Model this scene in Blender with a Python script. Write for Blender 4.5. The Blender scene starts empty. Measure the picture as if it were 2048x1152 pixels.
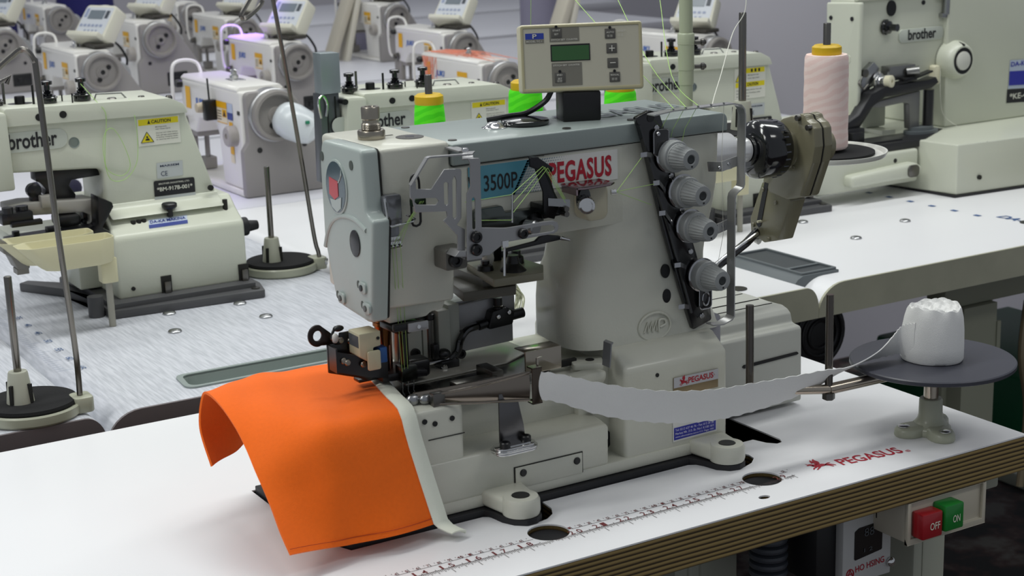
import bpy, bmesh, math, random
from mathutils import Vector as V, Matrix
random.seed(7)
SC = bpy.context.scene
COL = SC.collection
PI = math.pi

# ---------------------------------------------------------------- camera, world, lights, exposure
# units are metres; z = 0 is the top of the sewing tables, the floor lies at z = -0.75
def make_camera():
    yaw, pitch, roll = 0.53568898, 0.24671065, 0.02985876
    cy, sy, cp, sp = math.cos(yaw), math.sin(yaw), math.cos(pitch), math.sin(pitch)
    f = V((sy * cp, cy * cp, -sp)); r = V((cy, -sy, 0)); d = f.cross(r)
    r2 = r * math.cos(roll) + d * math.sin(roll)
    d2 = -r * math.sin(roll) + d * math.cos(roll)
    cam = bpy.data.cameras.new('camera')
    o = bpy.data.objects.new('camera', cam); COL.objects.link(o)
    m = Matrix((( r2.x, -d2.x, -f.x, -0.7735834), (r2.y, -d2.y, -f.y, -1.11836809), (r2.z, -d2.z, -f.z, 0.55559827), (0, 0, 0, 1)))
    o.matrix_world = m
    cam.sensor_width = 36.0
    cam.lens = 3294.86 / 2048 * 36.0
    cam.clip_start = 0.05
    cam.dof.use_dof = True
    cam.dof.focus_distance = 1.66
    cam.dof.aperture_fstop = 15.0
    SC.camera = o
make_camera()
SC.view_settings.view_transform = 'Standard'
SC.view_settings.look = 'None'
SC.view_settings.exposure = 0.14
SC.view_settings.gamma = 1.0
SC.view_settings.use_curve_mapping = False
W = bpy.data.worlds.new('hall_air'); SC.world = W; W.use_nodes = True
W.node_tree.nodes['Background'].inputs[0].default_value = (0.80, 0.86, 0.95, 1)
W.node_tree.nodes['Background'].inputs[1].default_value = 0.27
def area(name, loc, sx, sy, power, col=(1, 1, 1), target=None):
    l = bpy.data.lights.new(name, 'AREA'); l.shape = 'RECTANGLE'; l.size = sx; l.size_y = sy
    l.energy = power; l.color = col
    o = bpy.data.objects.new(name, l); COL.objects.link(o); o.location = loc
    if target is not None:
        o.rotation_euler = (V(target) - V(loc)).to_track_quat('-Z', 'Y').to_euler()
    return o
# rows of tube luminaires under the hall ceiling, 2.2 m above the tables
for k, (x, y, p) in enumerate(((-1.3, 0.5, 17), (0.2, 0.7, 17), (1.7, 0.7, 13), (-1.1, 2.4, 11), (0.6, 2.4, 9), (2.3, 2.4, 8),
                               (0.3, 4.4, 9), (2.1, 4.4, 9))):
    area('ceiling_and_fill_light', (x, y, 2.2), 1.25, 0.35, p, (0.98, 1.0, 0.97))
area('ceiling_and_fill_light', (-2.4, -0.3, 2.2), 1.25, 0.6, 16, (1.0, 1.0, 0.96))  # added fill from the front left, brightens the machine fronts
area('ceiling_and_fill_light', (1.1, -1.3, 2.2), 1.25, 0.35, 9, (1.0, 1.0, 0.97))  # added fill from the front right, lifts the fronts on that side
for (x, y, z, p, sp) in ((.80, 2.78, .75, .55, 40), (.40, 1.90, .6, .05, 40), (.16, 1.72, .6, .09, 40), (.50, 1.905, .4, .12, 25)):
    vl = area('violet_show_lamp', (x, y, z), 0.05, 0.05, p, (0.34, 0.12, 1.0)); vl.data.spread = math.radians(sp)

# ---------------------------------------------------------------- helpers
def lin(h):
    h = h.lstrip('#'); c = [int(h[i:i + 2], 16) / 255 for i in (0, 2, 4)]
    return tuple((x / 12.92 if x <= 0.04045 else ((x + 0.055) / 1.055) ** 2.4) for x in c) + (1,)
MT = {}
def mat(name, col, rough=0.5, metal=0.0, bump=0.0, bscale=400.0, var=0.0, vscale=6.0, coat=0.0, emit=0.0, alpha=1.0, trans=0.0, sheen=0.0):
    if name in MT: return MT[name]
    m = bpy.data.materials.new(name); m.use_nodes = True
    nt = m.node_tree; b = nt.nodes['Principled BSDF']
    c = lin(col)
    b.inputs['Base Color'].default_value = c
    b.inputs['Roughness'].default_value = rough
    b.inputs['Metallic'].default_value = metal
    b.inputs['Coat Weight'].default_value = coat
    b.inputs['Coat Roughness'].default_value = 0.12
    if sheen: b.inputs['Sheen Weight'].default_value = sheen
    if trans: b.inputs['Transmission Weight'].default_value = trans
    if alpha < 1: b.inputs['Alpha'].default_value = alpha
    if emit:
        b.inputs['Emission Color'].default_value = c; b.inputs['Emission Strength'].default_value = emit
    tc = nt.nodes.new('ShaderNodeTexCoord')
    if bump:
        n = nt.nodes.new('ShaderNodeTexNoise'); n.inputs['Scale'].default_value = bscale; n.inputs['Detail'].default_value = 2
        nt.links.new(tc.outputs['Object'], n.inputs['Vector'])
        bp = nt.nodes.new('ShaderNodeBump'); bp.inputs['Strength'].default_value = bump; bp.inputs['Distance'].default_value = 0.0006
        nt.links.new(n.outputs['Fac'], bp.inputs['Height']); nt.links.new(bp.outputs['Normal'], b.inputs['Normal'])
    if var:
        n = nt.nodes.new('ShaderNodeTexNoise'); n.inputs['Scale'].default_value = vscale; n.inputs['Detail'].default_value = 5
        nt.links.new(tc.outputs['Object'], n.inputs['Vector'])
        mx = nt.nodes.new('ShaderNodeMix'); mx.data_type = 'RGBA'
        mx.inputs[6].default_value = tuple(x * (1 - var) for x in c[:3]) + (1,)
        mx.inputs[7].default_value = tuple(min(1, x * (1 + var)) for x in c[:3]) + (1,)
        nt.links.new(n.outputs['Fac'], mx.inputs[0]); nt.links.new(mx.outputs[2], b.inputs['Base Color'])
    MT[name] = m
    return m

def rr(x0, x1, y0, y1, r, n=6):
    "rounded rectangle outline"
    out = []
    for cx, cy, a in ((x1 - r, y1 - r, 0), (x0 + r, y1 - r, 90), (x0 + r, y0 + r, 180), (x1 - r, y0 + r, 270)):
        for k in range(n + 1):
            t = math.radians(a + 90 * k / n); out.append((cx + r * math.cos(t), cy + r * math.sin(t)))
    return out
def rpoly(pts, n=6):
    "polygon of (x, y[, radius]) with its corners rounded"
    out = []; N = len(pts)
    for i in range(N):
        p = pts[i]; r = p[2] if len(p) > 2 else 0
        P = V(p[:2])
        if not r: out.append((P.x, P.y)); continue
        a = V(pts[i - 1][:2]) - P; b = V(pts[(i + 1) % N][:2]) - P
        la, lb = a.length, b.length; a.normalize(); b.normalize()
        ang = a.angle(b); t = min(r / math.tan(ang / 2), la * .49, lb * .49)
        A, Bp = P + a * t, P + b * t
        for k in range(n + 1):
            u = k / n; q = A * (1 - u) ** 2 + P * 2 * u * (1 - u) + Bp * u ** 2
            out.append((q.x, q.y))
    return out
def circ(cx, cy, r, n=24, ry=None, a0=0):
    return [(cx + r * math.cos(2 * PI * k / n + a0), cy + (ry or r) * math.sin(2 * PI * k / n + a0)) for k in range(n)]
def frame_of(d):
    d = V(d).normalized()
    u = d.cross(V((0, 0, 1)) if abs(d.z) < .9 else V((1, 0, 0))).normalized()
    return d, u, d.cross(u)
def smooth_path(pts, n=6):
    "Catmull-Rom through the points"
    P = [V(p) for p in pts]; out = []
    for i in range(len(P) - 1):
        p0 = P[max(i - 1, 0)]; p1 = P[i]; p2 = P[i + 1]; p3 = P[min(i + 2, len(P) - 1)]
        for k in range(n):
            t = k / n
            out.append(.5 * ((2 * p1) + (p2 - p0) * t + (2 * p0 - 5 * p1 + 4 * p2 - p3) * t * t + (3 * p1 - p0 - 3 * p2 + p3) * t ** 3))
    out.append(P[-1]); return out

class B:
    def __init__(s): s.bm = bmesh.new()
    def _add(s, t, bev=0, seg=2, M=None, ang=30):
        bmesh.ops.recalc_face_normals(t, faces=t.faces[:])
        if bev:
            t.edges.ensure_lookup_table()
            es = [e for e in t.edges if len(e.link_faces) == 2 and e.calc_face_angle(0) > math.radians(ang)]
            bmesh.ops.bevel(t, geom=es, offset=bev, segments=seg, profile=.5, affect='EDGES', clamp_overlap=True)
        if M is not None: bmesh.ops.transform(t, matrix=M, verts=t.verts[:])
        me = bpy.data.meshes.new('t'); t.to_mesh(me); t.free(); s.bm.from_mesh(me); bpy.data.meshes.remove(me)
        return s
    def box(s, x0, x1, y0, y1, z0, z1, bev=0, seg=2, M=None):
        t = bmesh.new(); bmesh.ops.create_cube(t, size=1)
        bmesh.ops.scale(t, vec=(x1 - x0, y1 - y0, z1 - z0), verts=t.verts[:])
        bmesh.ops.translate(t, vec=((x0 + x1) / 2, (y0 + y1) / 2, (z0 + z1) / 2), verts=t.verts[:])
        return s._add(t, bev, seg, M)
    def prism(s, pts, ax, a, b, bev=0, seg=2, holes=(), M=None, ang=30):
        "pts in the plane across axis ax (x: y,z / y: x,z / z: x,y), swept from a to b"
        f = {'x': lambda p, h: (h, p[0], p[1]), 'y': lambda p, h: (p[0], h, p[1]), 'z': lambda p, h: (p[0], p[1], h)}[ax]
        t = bmesh.new()
        if not holes:
            v0 = [t.verts.new(f(p, a)) for p in pts]; v1 = [t.verts.new(f(p, b)) for p in pts]; n = len(pts)
            t.faces.new(v0); t.faces.new(v1[::-1])
            for i in range(n): t.faces.new((v0[i], v1[i], v1[(i + 1) % n], v0[(i + 1) % n]))
        else:
            loops = [pts] + list(holes); E = []; L = []
            for lp in loops:
                vs = [t.verts.new(f(p, a)) for p in lp]; L.append(vs)
                E += [t.edges.new((vs[i], vs[(i + 1) % len(vs)])) for i in range(len(vs))]
            bmesh.ops.triangle_fill(t, use_beauty=True, use_dissolve=False, edges=E)
            fs = t.faces[:]; mp = {}
            for vs in L:
                for v in vs:
                    co = list(v.co); co['xyz'.index(ax)] = b; mp[v] = t.verts.new(co)
            for fc in fs: t.faces.new([mp[v] for v in reversed(fc.verts)])
            for vs in L:
                for i in range(len(vs)):
                    p, q = vs[i], vs[(i + 1) % len(vs)]; t.faces.new((p, q, mp[q], mp[p]))
        return s._add(t, bev, seg, M, ang)
    def cyl(s, p, q, r, r2=None, n=24, bev=0, seg=2):
        p, q = V(p), V(q); d, u, w = frame_of(q - p); r2 = r if r2 is None else r2
        t = bmesh.new()
        a = [t.verts.new(p + (u * math.cos(2 * PI * k / n) + w * math.sin(2 * PI * k / n)) * r) for k in range(n)]
        c = [t.verts.new(q + (u * math.cos(2 * PI * k / n) + w * math.sin(2 * PI * k / n)) * r2) for k in range(n)]
        t.faces.new(a); t.faces.new(c[::-1])
        for k in range(n): t.faces.new((a[k], c[k], c[(k + 1) % n], a[(k + 1) % n]))
        return s._add(t, bev, seg, ang=45)
    def lathe(s, prof, o=(0, 0, 0), ax=(0, 0, 1), n=32, sq=None):
        "prof: (radius, height) along ax from o"
        o = V(o); d, u, w = frame_of(ax); t = bmesh.new(); rings = []
        for r, h in prof:
            if r <= 1e-6: rings.append([t.verts.new(o + d * h)])
            else: rings.append([t.verts.new(o + d * h + (u * math.cos(2 * PI * k / n) + w * math.sin(2 * PI * k / n)) * r) for k in range(n)])
        for A, C in zip(rings, rings[1:]):
            for k in range(n):
                l = (k + 1) % n
                if len(A) == 1 and len(C) == 1: continue
                if len(A) == 1: t.faces.new((A[0], C[k], C[l]))
                elif len(C) == 1: t.faces.new((A[k], C[0], A[l]))
                else: t.faces.new((A[k], C[k], C[l], A[l]))
        if len(rings[0]) > 1: t.faces.new(rings[0])
        if len(rings[-1]) > 1: t.faces.new(rings[-1][::-1])
        return s._add(t)
    def tube(s, pts, r, n=8, closed=False):
        P = [V(p) for p in pts]; N = len(P); t = bmesh.new(); rings = []; up = None
        for i in range(N):
            a = P[i] - P[i - 1] if (i or closed) else P[1] - P[0]
            c = P[(i + 1) % N] - P[i] if (i < N - 1 or closed) else P[i] - P[i - 1]
            d = (a.normalized() + c.normalized())
            d = d.normalized() if d.length > 1e-6 else c.normalized()
            if up is None: _, up, _ = frame_of(d)
            up = (up - d * up.dot(d)); up = up.normalized() if up.length > 1e-6 else frame_of(d)[1]
            w = d.cross(up); R = r[i] if isinstance(r, (list, tuple)) else r
            rings.append([t.verts.new(P[i] + (up * math.cos(2 * PI * k / n) + w * math.sin(2 * PI * k / n)) * R) for k in range(n)])
        for i in range(N if closed else N - 1):
            A, C = rings[i], rings[(i + 1) % N]
            for k in range(n): t.faces.new((A[k], A[(k + 1) % n], C[(k + 1) % n], C[k]))
        if not closed: t.faces.new(rings[0]); t.faces.new(rings[-1][::-1])
        return s._add(t)
    def strap(s, pts, wdir, w, th, bev=0):
        "flat bar along a path, w wide along wdir, th thick"
        P = [V(p) for p in pts]; wd = V(wdir).normalized(); N = len(P); t = bmesh.new(); R = []
        for i in range(N):
            a = (P[i] - P[i - 1]).normalized() if i else None
            c = (P[i + 1] - P[i]).normalized() if i < N - 1 else None
            d = (a + c) if a is not None and c is not None else (a if a is not None else c)
            nrm = d.cross(wd).normalized()
            k = 1.0
            if a is not None and c is not None: k = 1 / max(.5, math.cos(a.angle(c) / 2))
            h = nrm * th / 2 * k
            R.append([t.verts.new(P[i] + wd * w / 2 + h), t.verts.new(P[i] - wd * w / 2 + h), t.verts.new(P[i] - wd * w / 2 - h), t.verts.new(P[i] + wd * w / 2 - h)])
        for A, C in zip(R, R[1:]):
            for k in range(4): t.faces.new((A[k], A[(k + 1) % 4], C[(k + 1) % 4], C[k]))
        t.faces.new(R[0]); t.faces.new(R[-1][::-1])
        return s._add(t, bev, 1, ang=50)
    def grid(s, rows, th=0.0):
        "sheet through rows of points, given a thickness along its normals"
        t = bmesh.new(); R = [[t.verts.new(p) for p in r] for r in rows]
        for A, C in zip(R, R[1:]):
            for k in range(len(A) - 1): t.faces.new((A[k], A[k + 1], C[k + 1], C[k]))
        if th:
            bmesh.ops.recalc_face_normals(t, faces=t.faces[:])
            bmesh.ops.solidify(t, geom=t.faces[:], thickness=th)
        return s._add(t)
    def ball(s, c, r, sc=(1, 1, 1), n=16):
        t = bmesh.new(); bmesh.ops.create_uvsphere(t, u_segments=n, v_segments=max(6, n // 2), radius=r)
        bmesh.ops.scale(t, vec=sc, verts=t.verts[:]); bmesh.ops.translate(t, vec=c, verts=t.verts[:])
        return s._add(t)
    def out(s, name, m, parent=None, smooth=35, M=None, sub=0, **kw):
        me = bpy.data.meshes.new(name)
        if M is not None: bmesh.ops.transform(s.bm, matrix=M, verts=s.bm.verts[:])
        if parent is not None: bmesh.ops.translate(s.bm, vec=-wloc(parent), verts=s.bm.verts[:])
        s.bm.to_mesh(me); s.bm.free()
        if smooth:
            me.shade_smooth(); me.set_sharp_from_angle(angle=math.radians(smooth))
        me.materials.append(m)
        o = bpy.data.objects.new(name, me); COL.objects.link(o)
        if parent is not None: o.parent = parent
        if sub:
            md = o.modifiers.new('s', 'SUBSURF'); md.levels = sub; md.render_levels = sub
        return tag(o, **kw)
def wloc(o):
    v = V(o.location)
    while o.parent is not None: o = o.parent; v += V(o.location)
    return v
def tag(o, label=None, cat=None, group=None, kind=None):
    if label: o['label'] = label
    if cat: o['category'] = cat
    if group: o['group'] = group
    if kind: o['kind'] = kind
    return o
def thing(name, loc, label, cat, group=None):
    o = bpy.data.objects.new(name, None); COL.objects.link(o); o.location = loc; o.empty_display_size = .02
    return tag(o, label, cat, group)
def kids(o): return [c for c in bpy.data.objects if c.parent is o]
def copy_tree(o, parent=None):
    c = o.copy(); COL.objects.link(c); c.parent = parent
    for k in kids(o): copy_tree(k, c)
    return c
def text_mesh(body, bold=0.0, shear=0.0, space=1.0):
    cu = bpy.data.curves.new('t', 'FONT'); cu.body = body; cu.offset = bold; cu.shear = shear; cu.space_character = space
    cu.resolution_u = 3; cu.align_x = 'LEFT'
    o = bpy.data.objects.new('t', cu); COL.objects.link(o)
    dg = bpy.context.evaluated_depsgraph_get(); dg.update()
    me = bpy.data.meshes.new_from_object(o.evaluated_get(dg))
    bpy.data.objects.remove(o); bpy.data.curves.remove(cu)
    return me
TXT = {}
def text(b, body, o, xd, yd, w, h, bold=0.0, shear=0.0, lift=0.0003, space=1.0):
    "add lettering to builder b fitted into a w x h box whose lower left corner is o"
    key = (body, bold, shear, space)
    if key not in TXT: TXT[key] = text_mesh(*key)
    me = TXT[key]
    xs = [v.co.x for v in me.vertices]; ys = [v.co.y for v in me.vertices]
    x0, y0, sx, sy = min(xs), min(ys), max(xs) - min(xs), max(ys) - min(ys)
    X, Y = V(xd).normalized(), V(yd).normalized(); Y = (Y - X * X.dot(Y)).normalized(); N = X.cross(Y); o = V(o)
    vs = [b.bm.verts.new(o + X * ((v.co.x - x0) / sx * w) + Y * ((v.co.y - y0) / sy * h) + N * lift) for v in me.vertices]
    for p in me.polygons:
        try: b.bm.faces.new([vs[i] for i in p.vertices])
        except ValueError: pass
    return b
def flat(b, pts2, o, xd, yd, lift=0.0003):
    "flat printed shape: 2D points placed on a surface"
    X, Y = V(xd).normalized(), V(yd).normalized(); N = X.cross(Y); o = V(o)
    b.bm.faces.new([b.bm.verts.new(o + X * p[0] + Y * p[1] + N * lift) for p in pts2]); return b
X_, Y_, Z_ = V((1, 0, 0)), V((0, 1, 0)), V((0, 0, 1))

# ---------------------------------------------------------------- common materials
M_CREAM = mat('cream_enamel', '#c6c6b9', .38, bump=.22, bscale=420, coat=.25)
M_CREAMB = mat('pale_enamel', '#c8cbbb', .4, bump=.15, bscale=380, coat=.2)
M_GREY = mat('grey_green_enamel', '#8f9996', .38, bump=.1, bscale=500, coat=.2)
M_FACE = mat('pale_green_grey_enamel', '#a9b3ae', .34, bump=.05, bscale=500, coat=.3)
M_CHROME = mat('chrome', '#d8d8d8', .12, 1.0)
M_STEEL = mat('brushed_steel', '#a4a5a6', .3, 1.0, var=.12, vscale=40)
M_DSTEEL = mat('dark_steel', '#6f6d69', .32, 1.0, var=.15, vscale=60)
M_BLACK = mat('black_plastic', '#0d0d0f', .35)
M_GLOSSBLK = mat('gloss_black', '#07080c', .12, coat=.6)
M_RUBBER = mat('black_rubber', '#16161a', .55)
M_FELT = mat('black_felt', '#0c0c0e', .95, bump=.6, bscale=900)
M_WHITE = mat('white_plastic', '#e4e4df', .4)
M_IVORY = mat('ivory_plastic', '#d6d2b8', .42)
M_KHAKI = mat('khaki_enamel', '#79755f', .33, coat=.3)
M_KNOB = mat('grey_plastic', '#8d9090', .42)
M_RED = mat('print_red', '#a81028', .5)
M_INK = mat('print_black', '#15151a', .5)
M_SLATE = mat('slate_plastic', '#5d6366', .45)
M_GREENBEIGE = mat('stand_enamel', '#a5a794', .4, coat=.2)
# ---------------------------------------------------------------- setting
def floor_mat():
    m = bpy.data.materials.new('worn_dark_carpet'); m.use_nodes = True; nt = m.node_tree; b = nt.nodes['Principled BSDF']
    tc = nt.nodes.new('ShaderNodeTexCoord'); n = nt.nodes.new('ShaderNodeTexNoise'); n.inputs['Scale'].default_value = 14; n.inputs['Detail'].default_value = 6
    r = nt.nodes.new('ShaderNodeValToRGB'); e = r.color_ramp.elements
    e[0].position = .42; e[0].color = lin('#131313'); e[1].position = .62; e[1].color = lin('#57544f')
    x = r.color_ramp.elements.new(.5); x.color = lin('#3a2624')
    nt.links.new(tc.outputs['Object'], n.inputs['Vector']); nt.links.new(n.outputs['Fac'], r.inputs['Fac']); nt.links.new(r.outputs['Color'], b.inputs['Base Color'])
    b.inputs['Roughness'].default_value = .8
    return m
B().box(-3, 9, -2, 11, -.77, -.75).out('floor', floor_mat(), kind='structure', smooth=0)
M_WALL = mat('lavender_grey_paint', '#c9c6ce', .6, var=.03, vscale=1.5)
B().box(1.72, 6, 2.12, 2.2, -.75, 2.4).out('wall_right', M_WALL, kind='structure', smooth=0)
B().box(-3, 9, 6.6, 6.7, -.75, 2.4).out('wall_back', M_WALL, kind='structure', smooth=0)

def ply_mat():
    m = bpy.data.materials.new('plywood_edge'); m.use_nodes = True; nt = m.node_tree; b = nt.nodes['Principled BSDF']
    tc = nt.nodes.new('ShaderNodeTexCoord'); sp = nt.nodes.new('ShaderNodeSeparateXYZ'); nt.links.new(tc.outputs['Object'], sp.inputs[0])
    n = nt.nodes.new('ShaderNodeTexNoise'); n.inputs['Scale'].default_value = 9; n.inputs['Detail'].default_value = 4
    mp = nt.nodes.new('ShaderNodeMapping'); mp.inputs['Scale'].default_value = (1, 1, 14); nt.links.new(tc.outputs['Object'], mp.inputs[0]); nt.links.new(mp.outputs[0], n.inputs['Vector'])
    a = nt.nodes.new('ShaderNodeMath'); a.operation = 'MULTIPLY_ADD'; a.inputs[1].default_value = 8.2 / .037; nt.links.new(sp.outputs['Z'], a.inputs[0])
    k = nt.nodes.new('ShaderNodeMath'); k.operation = 'MULTIPLY'; k.inputs[1].default_value = .5; nt.links.new(n.outputs['Fac'], k.inputs[0]); nt.links.new(k.outputs[0], a.inputs[2])
    f = nt.nodes.new('ShaderNodeMath'); f.operation = 'FRACT'; nt.links.new(a.outputs[0], f.inputs[0])
    r = nt.nodes.new('ShaderNodeValToRGB'); e = r.color_ramp.elements
    e[0].position = .0; e[0].color = lin('#57441f'); e[1].position = 1; e[1].color = lin('#8a7648')
    for p, c in ((.1, '#2f220d'), (.30, '#33260f'), (.44, '#7b663c'), (.8, '#9d8753')):
        x = e.new(p); x.color = lin(c)
    nt.links.new(f.outputs[0], r.inputs['Fac']); nt.links.new(r.outputs['Color'], b.inputs['Base Color']); b.inputs['Roughness'].default_value = .6
    return m
M_PLY = ply_mat()
M_TOP = mat('white_laminate', '#e6e6e8', .34, var=.015, vscale=3)
M_SHEET = mat('grained_white_laminate', '#d6d7de', .4)
def grain(m, sx, sy, lo, hi):
    nt = m.node_tree; b = nt.nodes['Principled BSDF']; tc = nt.nodes.new('ShaderNodeTexCoord'); mp = nt.nodes.new('ShaderNodeMapping')
    mp.inputs['Scale'].default_value = (sx, sy, 1); n = nt.nodes.new('ShaderNodeTexNoise'); n.inputs['Scale'].default_value = 1; n.inputs['Detail'].default_value = 3
    r = nt.nodes.new('ShaderNodeValToRGB'); e = r.color_ramp.elements; e[0].position = .35; e[1].position = .65; e[0].color = lin(lo); e[1].color = lin(hi)
    nt.links.new(tc.outputs['Object'], mp.inputs[0]); nt.links.new(mp.outputs[0], n.inputs['Vector']); nt.links.new(n.outputs['Fac'], r.inputs['Fac']); nt.links.new(r.outputs['Color'], b.inputs['Base Color'])
grain(M_SHEET, 420, 26, '#b5b8bf', '#cfd1d8')
M_LEGG = mat('pale_green_grey_steel', '#a9ab9c', .45)

# ---- the front table
ft = thing('sewing_table', (.1, .23, -.75), 'white-topped sewing table with striped plywood edge and printed ruler, nearest of all tables', 'table')
outer = [(-.95, -.046), (.4527, -.046), (.4527, .513), (-.95, .513)]
cut = [(-.2455, .262), (-.2455, .1195), (-.2295, .0795), (-.1, .0795), (-.093, .0745), (-.084, .06), (-.078, .047), (-.068, .040), (-.055, .043), (-.045, .05), (-.0385, .062), (-.037, .0795), (.128, .0795),
       (.137, .074), (.143, .058), (.152, .046), (.168, .044), (.181, .049), (.191, .058), (.193, .068), (.189, .0795), (.2, .1), (.224, .1), (.229, .085), (.236, .077), (.243, .078), (.247, .086), (.247, .262)]
h1 = circ(-.0705, .0165, .0185, 32); h2 = circ(.162, .0105, .0185, 32); h3 = [(.1337 + .006 * math.cos(t), -.027 + .0042 * math.sin(t)) for t in [2 * PI * k / 14 for k in range(14)]]
b = B(); b.prism(outer, 'z', -.0015, 0, holes=(cut, h1, h2, h3))
top = b.out('tabletop', M_TOP, ft, smooth=0)
B().prism(outer, 'z', -.037, -.0015, holes=(cut, h1, h2, h3)).out('plywood_core', M_PLY, ft, smooth=0)
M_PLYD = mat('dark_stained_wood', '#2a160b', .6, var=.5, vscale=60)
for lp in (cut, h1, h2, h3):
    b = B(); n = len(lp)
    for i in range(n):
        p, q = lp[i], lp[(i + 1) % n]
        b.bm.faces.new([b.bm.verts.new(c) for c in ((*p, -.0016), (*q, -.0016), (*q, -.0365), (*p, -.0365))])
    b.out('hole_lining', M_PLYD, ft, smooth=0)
for h in (h1, h2):
    c = V((sum(p[0] for p in h) / 32, sum(p[1] for p in h) / 32, -.0075)); B().cyl(c, c + V((0, 0, .0025)), .0181, n=32).out('hole_plug', M_RUBBER, ft)
B().box(-.27, .255, .06, .27, -.06, -.045).out('drip_pan', M_BLACK, ft)
# ruler
b = B()
def tick(x, y0, y1, w=.0006): flat(b, [(x - w / 2, y0), (x + w / 2, y0), (x + w / 2, y1), (x - w / 2, y1)], (0, 0, 0), X_, Y_, .0002)
def skip(x): return any(abs(x - c) < .0205 for c in (-.0705, .162))
YB, YC = -.0015, .0105                                   # inch base line and centimetre base line
x = -.30
while x < .1905:
    if not (skip(x) ): tick(x + .00125, YB - .0003 + .0012, YB + .0012 + .0003, .0026); tick(x + .00125, YC - .00025, YC + .00025, .0026)
    x += .0025
for i in range(11 * 16, 29 * 16 + 9):
    xx = (i / 16 - 22) * .0254
    ln = (.0125 if i % 16 == 0 else .0075 if i % 8 == 0 else .006 if i % 4 == 0 else .004 if i % 2 == 0 else .003)
    if not any(abs(xx - c) < .016 for c in (-.0705, .162)) or i % 16: tick(xx, YB - ln * .78, YB + (.0035 if i % 8 == 0 else .0012), .00055)
for i in range(28, 76):
    xx = (i - 56) * .01 + .0009
    if not skip(xx): tick(xx, YC, YC + .0056, .00055); tick(xx + .005, YC + .0035, YC + .0052, .0005)
b.out('ruler_ticks', mat('print_brown', '#3c2b2b', .6), ft, smooth=0)
b = B()
for n in range(12, 30):
    xx = (n - 22) * .0254
    if n != 19 and n != 28: text(b, str(n)[0], (xx - .0068, YB + .0012, 0), X_, Y_, .0046 if str(n)[0] != '1' else .002, .0075, .004); text(b, str(n)[1], (xx + .0014, YB + .0012, 0), X_, Y_, .0046, .0075, .004)
for i in range(28, 76):
    xx = (i - 56) * .01 + .0009
    if not skip(xx): 
        t_ = str(i % 10) if i % 10 else str(i)
        text(b, t_, (xx - (.0032 if i % 10 else .0042), YC + .0008, 0), X_, Y_, .0024 if i % 10 else .0058, .0038, .004)
b.out('ruler_numbers', mat('print_maroon', '#6d2a2c', .6), ft, smooth=0)
def winged_horse(b, o, xd, yd, s):
    "little galloping winged horse emblem, s wide"
    P = lambda pts: flat(b, [(x * s, y * s) for x, y in pts], o, xd, yd, .0003)
    P([(.16, .40), (.30, .52), (.42, .48), (.62, .44), (.74, .34), (.66, .24), (.48, .22), (.34, .20), (.22, .28)])
    P([(.20, .34), (.30, .52), (.20, .62), (.10, .60), (.02, .52), (.06, .48), (.13, .50)])
    P([(.08, .60), (.05, .70), (.14, .63)])
    P([(.36, .44), (.40, .70), (.52, .92), (.62, 1.0), (.60, .84), (.64, .70), (.58, .50)])
    P([(.30, .62), (.36, .84), (.46, .98), (.44, .80), (.40, .66)])
    P([(.24, .28), (.10, .22), (.0, .10), (.05, .08), (.14, .17), (.28, .22)])
    P([(.34, .22), (.22, .12), (.10, .02), (.16, .0), (.28, .09), (.42, .19)])
    P([(.60, .26), (.74, .18), (.82, .02), (.88, .04), (.82, .22), (.70, .34)])
    P([(.66, .30), (.84, .22), (.98, .06), (1.0, .12), (.90, .28), (.74, .36)])
    P([(.70, .38), (.86, .44), (.98, .40), (.86, .36)])
b = B()
winged_horse(b, (.2155, -.002, 0), (1, -.1, 0), (.1, 1, 0), .0265)
text(b, 'PEGASUS', (.247, -.007, 0), (1, -.1, 0), (.1, 1, 0), .0725, .0165, .018)
b.tube([(.3245 + .0022 * math.cos(t), -.0128 + .0022 * math.sin(t), .0001) for t in [2 * PI * k / 14 for k in range(14)]], .0003, 4, True)
text(b, 'R', (.3237, -.0138, 0), X_, Y_, .0017, .002)
b.out('printed_logo', M_RED, ft, smooth=0)
# legs and under-frame of the front table
def leg(x0, x1, y0, y1): return B().box(x0, x1, y0, y1, -.75, -.0385, .004).prism([(x0 + .012, y0 - .001), (x0 + .018, y0 + .001), (x0 + .012, y0 + .003)], 'z', -.74, -.04)
leg(.152, .214, .11, .16).prism([(.140, .118), (.146, .114), (.160, .114), (.160, .118)], 'z', -.14, -.045).box(.16, .2, -.02, .46, -.75, -.725, .004).out('leg', M_LEGG, ft)
leg(.405, .4515, .055, .12).box(.41, .44, -.02, .46, -.75, -.725, .004).out('leg', M_LEGG, ft)
B().box(.41, .445, -.02, .46, -.062, -.0385, .003).out('rail', M_LEGG, ft)
B().strap([(.44, .2, -.045), (.435, .09, -.26)], (1, 0, 0), .03, .004).out('brace', M_LEGG, ft)

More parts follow.
